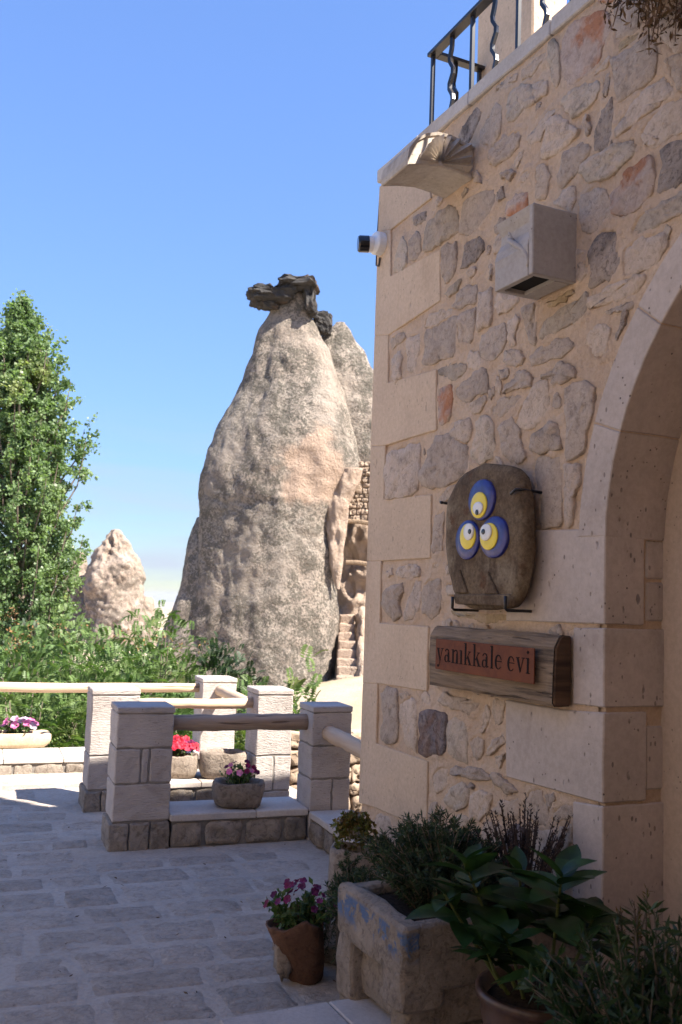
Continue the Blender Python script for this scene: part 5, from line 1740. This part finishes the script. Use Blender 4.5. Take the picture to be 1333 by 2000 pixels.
# dry-stone retaining wall glimpsed past the corner post
dw = thing('dry_stone_wall', 'sunlit dry stone wall glimpsed between corner post and building', 'wall', T(2.9, 8.2, -.8))
O = T(2.55, 8.2, -.9)
mk('core', boxv(O + E2 * .03, E1 * 1.4, E2 * .4, Z * 1.20), BOXF, M['rubble_far'], dw)
z = 0.0
while z < 1.18:
    h = r4.uniform(.09, .17)
    x = 0
    while x < 1.35:
        w = r4.uniform(.12, .3)
        poly = [(x + .008, z + .008), (x + w * .5, z + .003), (x + w - .008, z + .01), (x + w - .006, z + h - .012), (x + w * .5, z + h - .005), (x + .01, z + h - .01)]
        rubble('stone', poly, O, E1, Z, -E2, r4.uniform(.03, .07), M['rubble_far'], dw, r4.randint(0, 9999), n=12, jit=.008)
        x += w
    z += h

# ---- poplar
r5 = random.Random(12)
PY_ = 20.0
pbase = at_y(48, 1300, PY_)
pbase.z = terrain_z(pbase.x, pbase.y) - .1
ptop = at_y(44, 550, PY_)
H_ = ptop.z - pbase.z
pop = thing('poplar_tree', 'tall narrow green poplar at left edge against the sky', 'tree', pbase)
axis = lambda f: pbase.lerp(V((ptop.x, ptop.y, ptop.z)), f)
tv = tube([axis(f) + V((.05 * math.sin(f * 9), .05 * math.cos(f * 7), 0)) for f in np.linspace(0, .97, 16)], [.17 * (1 - f) + .012 for f in np.linspace(0, .97, 16)], 8)
br = ([], [])
items = []
def crown_r(f):      # half width of the crown by height
    return np.interp(f, [0, .12, .22, .35, .55, .75, .88, .96, 1.0], [1.1, 1.18, 1.26, 1.38, 1.28, .88, .46, .20, .04])
for k in range(250):
    f0 = .0 + .94 * (k / 250) ** .95
    a = k * 2.399 + r5.uniform(-.3, .3)
    Rr = crown_r(min(1, f0 + .08)) * r5.uniform(.62, 1.08)
    out = V((math.cos(a), math.sin(a), 0))
    p0 = axis(f0)
    L = Rr * r5.uniform(1.3, 1.9)
    up = min(L, (1.01 - f0) * H_)
    pts = [p0, p0 + out * Rr * .55 + Z * up * .30, p0 + out * Rr * .9 + Z * up * .68, p0 + out * Rr * .98 + Z * up * 1.0]
    br = join(br, tube(pts, [.035, .025, .016, .006], 5, False))
    for j in range(14):
        s = r5.uniform(.18, 1.0)
        i = min(2, int(s * 3))
        q = pts[i].lerp(pts[i + 1], s * 3 - i)
        tw = q + rv(r5, .35) * r5.uniform(.12, .42)
        nl = r5.randint(28, 36)
        for m in range(nl):
            p = q.lerp(tw, r5.uniform(.2, 1.1)) + rv(r5) * r5.uniform(.01, .11)
            items.append((p, rv(r5, -.35), r5.uniform(.05, .095), rv(r5)))
mk('trunk', *tv, M['bark'], pop, smooth=True)
mk('branches', *br, M['bark'], pop, smooth=True)
leaf_cloud('crown', pop, M['lf_poplar'], items, .85)

# ---- shrubs with feathered leaves
def frond_shape(r, n=9):
    """leaflets of one pinnate leaf along +Y, drooping: list of (p, d, L)"""
    out = []
    for i in range(n):
        s = .18 + .82 * i / (n - 1)
        for sd in (-1, 1):
            out.append((s, sd))
    return out
FR = frond_shape(None, 7)
def shrub_mesh(name, parent, c, rx, ry, h, nfr, seed, mat, L=(.17, .30), lw=.42, llen=.23):
    r = random.Random(seed)
    vs, fs = [], []
    twigs = ([], [])
    nfr = int(nfr * 4.2)
    for k in range(nfr):
        a = r.uniform(0, 6.283)
        el = math.asin(r.uniform(-.15, 1.0))
        q = r.uniform(.3, 1.0) ** .6
        d0 = V((math.cos(a) * math.cos(el), math.sin(a) * math.cos(el), math.sin(el)))
        lump = 1 + .28 * noise.noise(d0 * 2.3 + V((seed, 0, 0)))
        p = c + V((d0.x * rx * q * lump, d0.y * ry * q * lump, h * .28 + d0.z * h * .72 * q * lump))
        if k % 14 == 0:
            twigs = join(twigs, tube([c + Z * .05 + V((d0.x, d0.y, 0)) * .1, c.lerp(p, .55) + Z * h * .10, p], [.022, .012, .005], 5, False))
        d = (d0 + V((0, 0, r.uniform(-.25, .45))) + rv(r) * .55).normalized()
        side = d.cross(Z)
        if side.length < .05: side = V((1, 0, 0))
        side.normalize()
        side = (side + rv(r) * .35).normalized()
        LL = r.uniform(*L)
        nn = side.cross(d).normalized()
        for s, sd in FR:
            b = p + d * (LL * s) - Z * (LL * .38 * s * s)
            ld = (side * sd * .86 + d * .38 - Z * (.22 + .2 * s)).normalized()
            ll = LL * llen * (1.12 - .55 * abs(s - .45))
            m = b + ld * (ll * .45)
            w = ld.cross(nn).normalized() * (ll * lw * .5)
            k0 = len(vs)
            vs += [b, m + w, b + ld * ll, m - w]
            fs.append((k0, k0 + 1, k0 + 2, k0 + 3))
    mesh_np('crown', [tuple(v) for v in vs], fs, mat, parent)
    mk('branches', *twigs, M['bark'], parent, smooth=True)
def shrub(label, px, ytop, Y, rx, nfr, seed, mat='lf_sumac', name='feathery_shrub', ry=None, seeds=0, L=(.17, .30), group='feathery shrubs below the terrace'):
    p = at_y(px, ytop, Y)
    zb = terrain_z(p.x, p.y)
    c = V((p.x, p.y, zb))
    t = thing(name, label, 'shrub', c, group)
    shrub_mesh(name, t, c, rx, ry or rx, (p.z - zb) * .98, nfr, seed, M[mat], L)
    if seeds:
        r = random.Random(seed + 5)
        it = []
        for k in range(seeds):
            a = r.uniform(0, 6.28)
            b = c + V((math.cos(a) * rx * .6 * r.random(), math.sin(a) * rx * .6 * r.random(), (p.z - zb) * r.uniform(.86, 1.0)))
            for j in range(14):
                it.append((b + rv(r) * .09 + Z * .05, rv(r, .5), r.uniform(.03, .06), rv(r)))
        leaf_cloud('seed_heads', t, M['seed'], it, .5)
    return t
shrub('bright feathery shrub at far left under the poplar', 20, 1222, 13.0, 1.25, 520, 1, seeds=10)
shrub('feathery shrub right of the poplar foot with rusty seed heads', 120, 1228, 14.5, 1.3, 520, 2, seeds=12)
shrub('feathery shrub in front of the distant cones', 215, 1238, 12.5, 1.15, 480, 3, seeds=3)
shrub('tall feathery sprig rising before the small distant knob', 285, 1192, 16.0, .75, 170, 4, L=(.2, .34))
shrub('bright feathery shrub at the left foot of the chimney', 318, 1228, 13.5, 1.15, 480, 5, seeds=8)
shrub('dark glossy shrub at the chimney foot behind the rear post', 442, 1262, 14.0, .85, 380, 6, 'lf_dark')
shrub('light feathery shrub between the rear post and the right post', 505, 1322, 12.0, .55, 200, 7)
shrub('slender feathery sapling right of the sunlit right post', 585, 1312, 10.8, .42, 80, 8, L=(.26, .42))
shrub('low feathery shrub behind the long rail at left', 60, 1335, 11.2, 1.2, 460, 9)
shrub('low feathery shrub behind the nearest posts', 230, 1330, 11.4, 1.25, 460, 10)
shrub('low shaded shrub under the middle rail', 370, 1345, 11.8, 1.0, 380, 11)
shrub('dense shrub at the poplar foot', 35, 1190, 17.5, 1.4, 420, 13, 'lf_dark', seeds=4)
shrub('low feathery shrub below the right post', 560, 1440, 10.6, .45, 120, 15)

# ================================================================== FOREGROUND
# door platform of stone slabs
plat = thing('door_step', 'low platform of pale stone slabs before the arched doorway', 'step', FW(1.62, 0, .7))
mk('core', wbox(1.64, 5.6, -.02, .085, .03, 1.34), BOXF, M['joint'], plat)
for k, (a, b) in enumerate(((0.03, .46), (.464, .93), (.934, 1.36))):
    u = 1.62
    while u < 5.5:
        w = r4.uniform(.5, .85)
        mk('slab', wbox(u + .003, u + w - .003, .055, .10, a, b), BOXF, M['step'], plat, bevel=.006, sub=3, rough=.0035, rscale=10)
        u += w
u = 1.62
while u < 5.5:
    mk('riser', wbox(u + .003, u + .597, 0, .053, 1.30, 1.352), BOXF, M['trough_y'], plat, bevel=.004)
    u += .6
for k in range(3):
    mk('riser', wbox(1.628, 1.66, 0, .053, .05 + .43 * k, .05 + .43 * k + .425), BOXF, M['step'], plat, bevel=.004)
# big legged trough, its end towards the terrace
TU0, TU1, TD0, TD1 = 1.50, 2.056, .10, .855
tr = thing('stone_trough', 'large old stone trough on stub legs with blue paint traces', 'trough', FW(1.78, 0, .5))
def rough_box(name, u0, u1, v0, v1, d0, d1, parent, mat=None, rough=.012, bev=.03, lab=None):
    return mk(name, wbox(u0, u1, v0, v1, d0, d1), BOXF, mat or M['trough'], parent, smooth=True, bevel=bev, seg=3, sub=3, rough=rough, rscale=9, label=lab)
tw = .075
zt = .50
b_ = rough_box('end_wall', TU0, TU1, .30, zt, TD1 - tw, TD1, tr, M['trough_p'], lab='end wall flaked with blue paint')
rough_box('end_wall', TU0, TU1, .26, zt - .005, TD0, TD0 + tw, tr)
rough_box('side_wall', TU0 + .005, TU0 + tw, .26, zt - .004, TD0 + .04, TD1 - .05, tr)
rough_box('side_wall', TU1 - tw, TU1 - .005, .26, zt - .006, TD0 + .04, TD1 - .05, tr)
mk('basin', wbox(TU0 + .03, TU1 - .03, .12, .40, TD0 + .02, TD1 - .05), BOXF, M['trough'], tr, smooth=True, bevel=.04, seg=2, sub=3, rough=.01, rscale=7)
rough_box('leg', TU0 + .005, TU0 + .15, .085, .34, TD1 - .16, TD1 - .004, tr, bev=.035)
rough_box('leg', TU0 + .0, TU0 + .13, -.01, .12, TD1 - .15, TD1 - .02, tr, bev=.035)
rough_box('leg', TU1 - .17, TU1 - .002, .20, .36, TD1 - .17, TD1 + .004, tr, bev=.03)
rough_box('leg', TU1 - .15, TU1 - .02, .09, .23, TD1 - .15, TD1 - .03, tr, bev=.03)
rough_box('leg', TU1 - .16, TU1 - .01, .09, .30, TD0 + .01, TD0 + .16, tr)
rough_box('leg', TU0 + .01, TU0 + .16, -.01, .30, TD0 + .01, TD0 + .16, tr)
mk('soil', wbox(TU0 + .06, TU1 - .06, .38, .455, TD0 + .06, TD1 - .07), BOXF, M['soil'], tr, sub=5, rough=.02, rscale=14, smooth=True)
# rosemary and other plants in the trough
def rosemary(label, c, spread, h, n, seed, mat, name='rosemary_bush', droop=0.0, lean=V((0, 0, 0)), ln=(.018, .032), cat='plant', dens=34):
    r = random.Random(seed)
    t = thing(name, label, cat, c)
    items, st = [], ([], [])
    for k in range(n):
        a, q = r.uniform(0, 6.283), r.random() ** .6
        b = c + V((math.cos(a), math.sin(a), 0)) * spread * .35 * q
        out = V((math.cos(a) * spread * q, math.sin(a) * spread * q, 0))
        hh = h * r.uniform(.55, 1.0) * (1 - .35 * q)
        tip = c + out + lean * q + Z * (hh - droop * q)
        mid = b.lerp(tip, .5) + Z * hh * .18 + rv(r) * .02
        P = [b, mid, tip]
        st = join(st, tube(P, [.004, .003, .0015], 4, False))
        for j in range(dens):
            s = r.uniform(.1, 1.0)
            p = P[0].lerp(P[1], s * 2) if s < .5 else P[1].lerp(P[2], s * 2 - 1)
            dr = (P[2] - P[1]).normalized()
            items.append((p, (rv(r) + dr * .9).normalized(), r.uniform(*ln), rv(r)))
    mk('stem', *st, M['bark'], t)
    leaf_cloud('foliage', t, M[mat], items, .2)
    return t
rosemary('dark green rosemary filling the big stone trough', FW(1.72, .42, .52), .31, .40, 260, 1, 'lf_rosemary', dens=110)
rosemary('rosemary sprigs spilling over the far side of the trough', FW(1.42, .26, .66), .20, .27, 150, 2, 'lf_rosemary', dens=100)
rosemary('trailing grey green creeper between broken jar and trough', FW(1.16, .36, .62), .17, .26, 90, 4, 'lf_rosemary', droop=.42, ln=(.014, .026), name='trailing_plant', dens=70)
# dry lavender stalks
def stalks(label, c, spread, h, n, seed, mat):
    r = random.Random(seed)
    t = thing('dry_lavender', label, 'plant', c)
    st, items = ([], []), []
    for k in range(n):
        a, q = r.uniform(0, 6.283), r.random() ** .7
        tip = c + V((math.cos(a) * spread * q, math.sin(a) * spread * q, h * r.uniform(.6, 1) * (1 - .2 * q)))
        b = c + V((math.cos(a), math.sin(a), 0)) * spread * .25 * q
        st = join(st, tube([b, b.lerp(tip, .55) + Z * .02, tip], [.0035, .003, .002], 4, False))
        for j in range(26):
            s = r.uniform(.62, 1.04)
            items.append((b.lerp(tip, s), (rv(r) * .8 + Z).normalized(), r.uniform(.01, .02), rv(r)))
        for j in range(8):
            items.append((b.lerp(tip, r.uniform(.1, .6)), rv(r, .4), r.uniform(.015, .03), rv(r)))
    mk('stalks', *st, M['dry'], t)
    leaf_cloud('heads', t, M[mat], items, .35)
stalks('dark dried lavender stalks against the pale door jamb', FW(1.86, .42, .22), .20, .44, 85, 5, 'dry')
# broken terracotta jar with petunias
jc = FW(1.17, 0, .83)
jar = thing('broken_jar', 'broken brown terracotta jar half lined with stone holding petunias', 'pot', jc)
jv, jf = lathe(jc, [(.07, 0), (.082, .02), (.098, .09), (.115, .17), (.128, .25), (.116, .25), (.105, .20), (.085, .19), (.0, .185)], 32, .16, False)
jv = [v + V((0, 0, .055 * fbm((v.x * 7, v.y * 7, 2)))) * max(0, min(1, (v.z - .12) * 10)) - E1 * (v.z * .18) for v in jv]
jv = [v + noise.noise_vector(v * 15) * .009 + noise.noise_vector(v * 40) * .003 for v in jv]
mk('body', jv, jf, M['terracotta'], jar, smooth=True)
sv, sf = blob(jc + V((-.09, -.05, .12)), .045, .05, .10, .35, 2, 18, 12, 3)
mk('stone_lining', sv, sf, M['trough'], jar, smooth=True)
sv, sf = blob(jc + Z * .20 - E1 * .03, .09, .09, .03, .2, 2, 16, 6, 3)
mk('soil', sv, sf, M['soil'], jar, smooth=True)
bedding('purple, white and dark red petunias in the broken jar', jc + Z * .20 - E1 * .04, .15, .19, ['purple', 'mag', 'white', 'purple', 'mag'], 28, .019, 22, 620)
fr = inst
# rocks and succulent by the corner
rk = FW(.50, 0, .29)
pot2 = hollow_bowl('stone_planter', 'tall rough stone urn by the building corner holding a succulent', 'planter', rk, .125, .12, .33, M['trough'], 33, flat=.2, amp=.12)
def succulent(label, c, R, n, seed):
    r = random.Random(seed)
    t = thing('succulent', label, 'plant', c)
    it = []
    for k in range(n):
        d = rv(r, .55)
        b = c + d * R * r.uniform(.45, 1.0)
        for j in range(9):
            it.append((b, (rv(r) + d * .8).normalized(), r.uniform(.018, .03), rv(r)))
    leaf_cloud('foliage', t, M['lf_succulent'], it, .55)
succulent('yellow green succulent cushion in the stone urn', rk + Z * .40, .115, 190, 6)
for k, (u, d, r_, lab) in enumerate(((1.02, .62, .10, 'rounded pale boulder beside the urn'), (.90, .80, .07, 'small boulder near the broken jar'), (1.12, .42, .13, 'grey boulder behind the big trough'))):
    vs, fs = blob(FW(u, r_ * .75, d), r_, r_ * 1.1, r_ * .85, .25, 1.6, 24, 14, 50 + k)
    o = mk('boulder', vs, fs, M['trough'], origin=FW(u, 0, d), smooth=True)
    tag(o, lab, 'rock')
rosemary('dry leafy tuft at the foot of the low corner wall', FW(.80, .02, .62), .16, .20, 40, 9, 'lf_rosemary', name='wall_foot_plant', dens=30)
vs, fs = blob(FW(-.22, .262, -.06), .075, .09, .075, .25, 1.6, 22, 14, 61)
o = mk('boulder', vs, fs, M['trough'], origin=FW(-.22, .195, -.06), smooth=True)
tag(o, 'rounded stone resting on the low wall behind the building corner', 'rock')

# broad-leaved plant in a glazed pot
LB = [leaf_mesh('leaf_shape', 1.0, .58, M['lf_big'], .22, 6), leaf_mesh('leaf_shape_curled', 1.0, .62, M['lf_big'], .42, 6), leaf_mesh('leaf_shape_flat', 1.0, .52, M['lf_big'], .08, 6)]
def pot_px(x, y, z):
    p = on_z(x, y, z)
    return p
pc2 = on_z(1045, 1940, .36)
pc2.z = .101
pot = thing('glazed_pot', 'round dark glazed pot at bottom holding a broad leaved plant', 'pot', pc2)
mk('body', *lathe(pc2, [(.10, 0), (.12, .01), (.155, .10), (.175, .2), (.172, .245), (.19, .25), (.192, .275), (.172, .277), (.165, .24), (.0, .235)], 32, .01, False), M['ceramic'], pot, smooth=True)
mk('soil', *blob(pc2 + Z * .238, .16, .16, .02, .15, 3, 20, 6, 2), M['soil'], pot, smooth=True)
bl = thing('broad_leaved_plant', 'lush plant with large dark green leaves growing from the glazed pot', 'plant', pc2 + Z * .24)
r6 = random.Random(44)
def whorl(base, top, nl, L, tilt=.15):
    mk('stem', *tube([base, base.lerp(top, .5) + rv(r6) * .015, top], [.007, .006, .004], 6, False), M['stem'], bl, smooth=True)
    for k in range(nl):
        f = k / nl
        p = base.lerp(top, 1 - .42 * (1 - f) ** 1.2 * (1 if nl > 8 else .8))
        a = k * 2.4 + r6.uniform(-.3, .3)
        el = tilt + .75 * f * f + r6.uniform(-.15, .15)
        d = V((math.cos(a) * math.cos(el), math.sin(a) * math.cos(el), math.sin(el)))
        s = L * (1.0 - .55 * f * f) * r6.uniform(.85, 1.12)
        inst('leaf', r6.choice(LB), frame(p, d, r6.uniform(-.3, .3), s), bl)
bb = pc2 + Z * .245
def atd(x, y, Y): return at_y(x, y, Y)
whorl(bb + V((-.05, .03, 0)), atd(905, 1680, 3.15), 14, .235)
whorl(bb + V((-.09, .05, 0)), atd(868, 1745, 3.12), 10, .19)
whorl(bb + V((-.01, .05, 0)), atd(1015, 1700, 3.25), 13, .20)
whorl(bb + V((.05, .02, 0)), atd(1098, 1705, 2.98), 14, .245)
whorl(bb + V((-.04, -.03, 0)), atd(985, 1825, 2.90), 13, .16)
whorl(bb + V((.03, -.05, 0)), atd(1060, 1890, 2.80), 12, .16)
whorl(bb + V((-.08, .0, 0)), atd(945, 1840, 2.98), 12, .14)
whorl(bb + V((.08, .03, 0)), atd(1160, 1790, 2.95), 12, .19)
# right-hand trough and shrub
tc2 = FW(2.98, .101, .62)
hollow_bowl('stone_trough', 'dark stone trough at the bottom right corner', 'trough', tc2, .34, .20, .30, M['trough'], 71, flat=.7, amp=.03, ax=(U, N))
rosemary('dark leafy bush in the right-hand trough before the doorway', tc2 + Z * .24, .34, .50, 120, 15, 'lf_dark', name='leafy_bush', ln=(.03, .06), dens=40)
rosemary('upright pale green sprig rising before the door jamb', FW(2.62, .34, .34), .09, .46, 14, 17, 'lf_succulent', name='leafy_sprig', ln=(.015, .03), dens=40)

# dry vine hanging over the facade at top right
vt = thing('dry_vine', 'brown dried vine hanging over the facade at top right', 'plant', FW(2.55, TOPV + .08, .06))
r7 = random.Random(8)
st, it = ([], []), []
for k in range(80):
    u = r7.uniform(2.36, 3.1)
    p = FW(u, TOPV + .09, r7.uniform(-.05, .05))
    end = FW(u + r7.uniform(-.16, .08), TOPV - r7.uniform(.15, .55) * (1.0 if u > 2.45 else .75), r7.uniform(.05, .22))
    mid = p.lerp(end, .4) + N * .08 + rv(r7) * .03
    st = join(st, tube([p, mid, end], [.006, .005, .002], 4, False))
    for j in range(110):
        s = r7.random()
        q = p.lerp(mid, s * 2) if s < .5 else mid.lerp(end, s * 2 - 1)
        it.append((q + rv(r7) * .03, rv(r7, -.5), r7.uniform(.02, .05), rv(r7)))
mk('stems', *st, M['vine'], vt)
leaf_cloud('foliage', vt, M['vine'], it, .28)

# dry leaf scraps and grit blown over the paving
rl = random.Random(4)
it = []
for k in range(150):
    p = T(rl.uniform(-2.6, 2.0), rl.uniform(2.2, 7.0), .012)
    if (p - C0).dot(N) < .2 and (p - C0).dot(U) > -.2: continue
    d = rv(rl)
    it.append((p, V((d.x, d.y, .12)).normalized(), rl.uniform(.008, .03), V((rl.uniform(-.4, .4), rl.uniform(-.4, .4), 1))))
lt = leaf_cloud('leaf_litter', None, M['vine'], it, .5)
tag(lt, kind='stuff', label='scraps of dry leaf scattered over the paving', cat='litter')
# thin summer haze over the plain: one closed box round everything
hz = boxv(V((-8600, -8600, -190)), V((17200, 0, 0)), V((0, 17200, 0)), Z * 206)
hzo = mk('haze', hz, BOXF, M['ground'], kind='stuff')
hm_ = bpy.data.materials.new('haze_air')
hm_.use_nodes = True
hn = hm_.node_tree.nodes
hn.remove(hn['Principled BSDF'])
pv_ = hn.new('ShaderNodeVolumePrincipled')
pv_.inputs['Color'].default_value = (0.86, 0.88, 0.95, 1)
pv_.inputs['Density'].default_value = 0.00012
pv_.inputs['Anisotropy'].default_value = 0.2
hm_.node_tree.links.new(pv_.outputs['Volume'], hn['Material Output'].inputs['Volume'])
hzo.data.materials.clear()
hzo.data.materials.append(hm_)
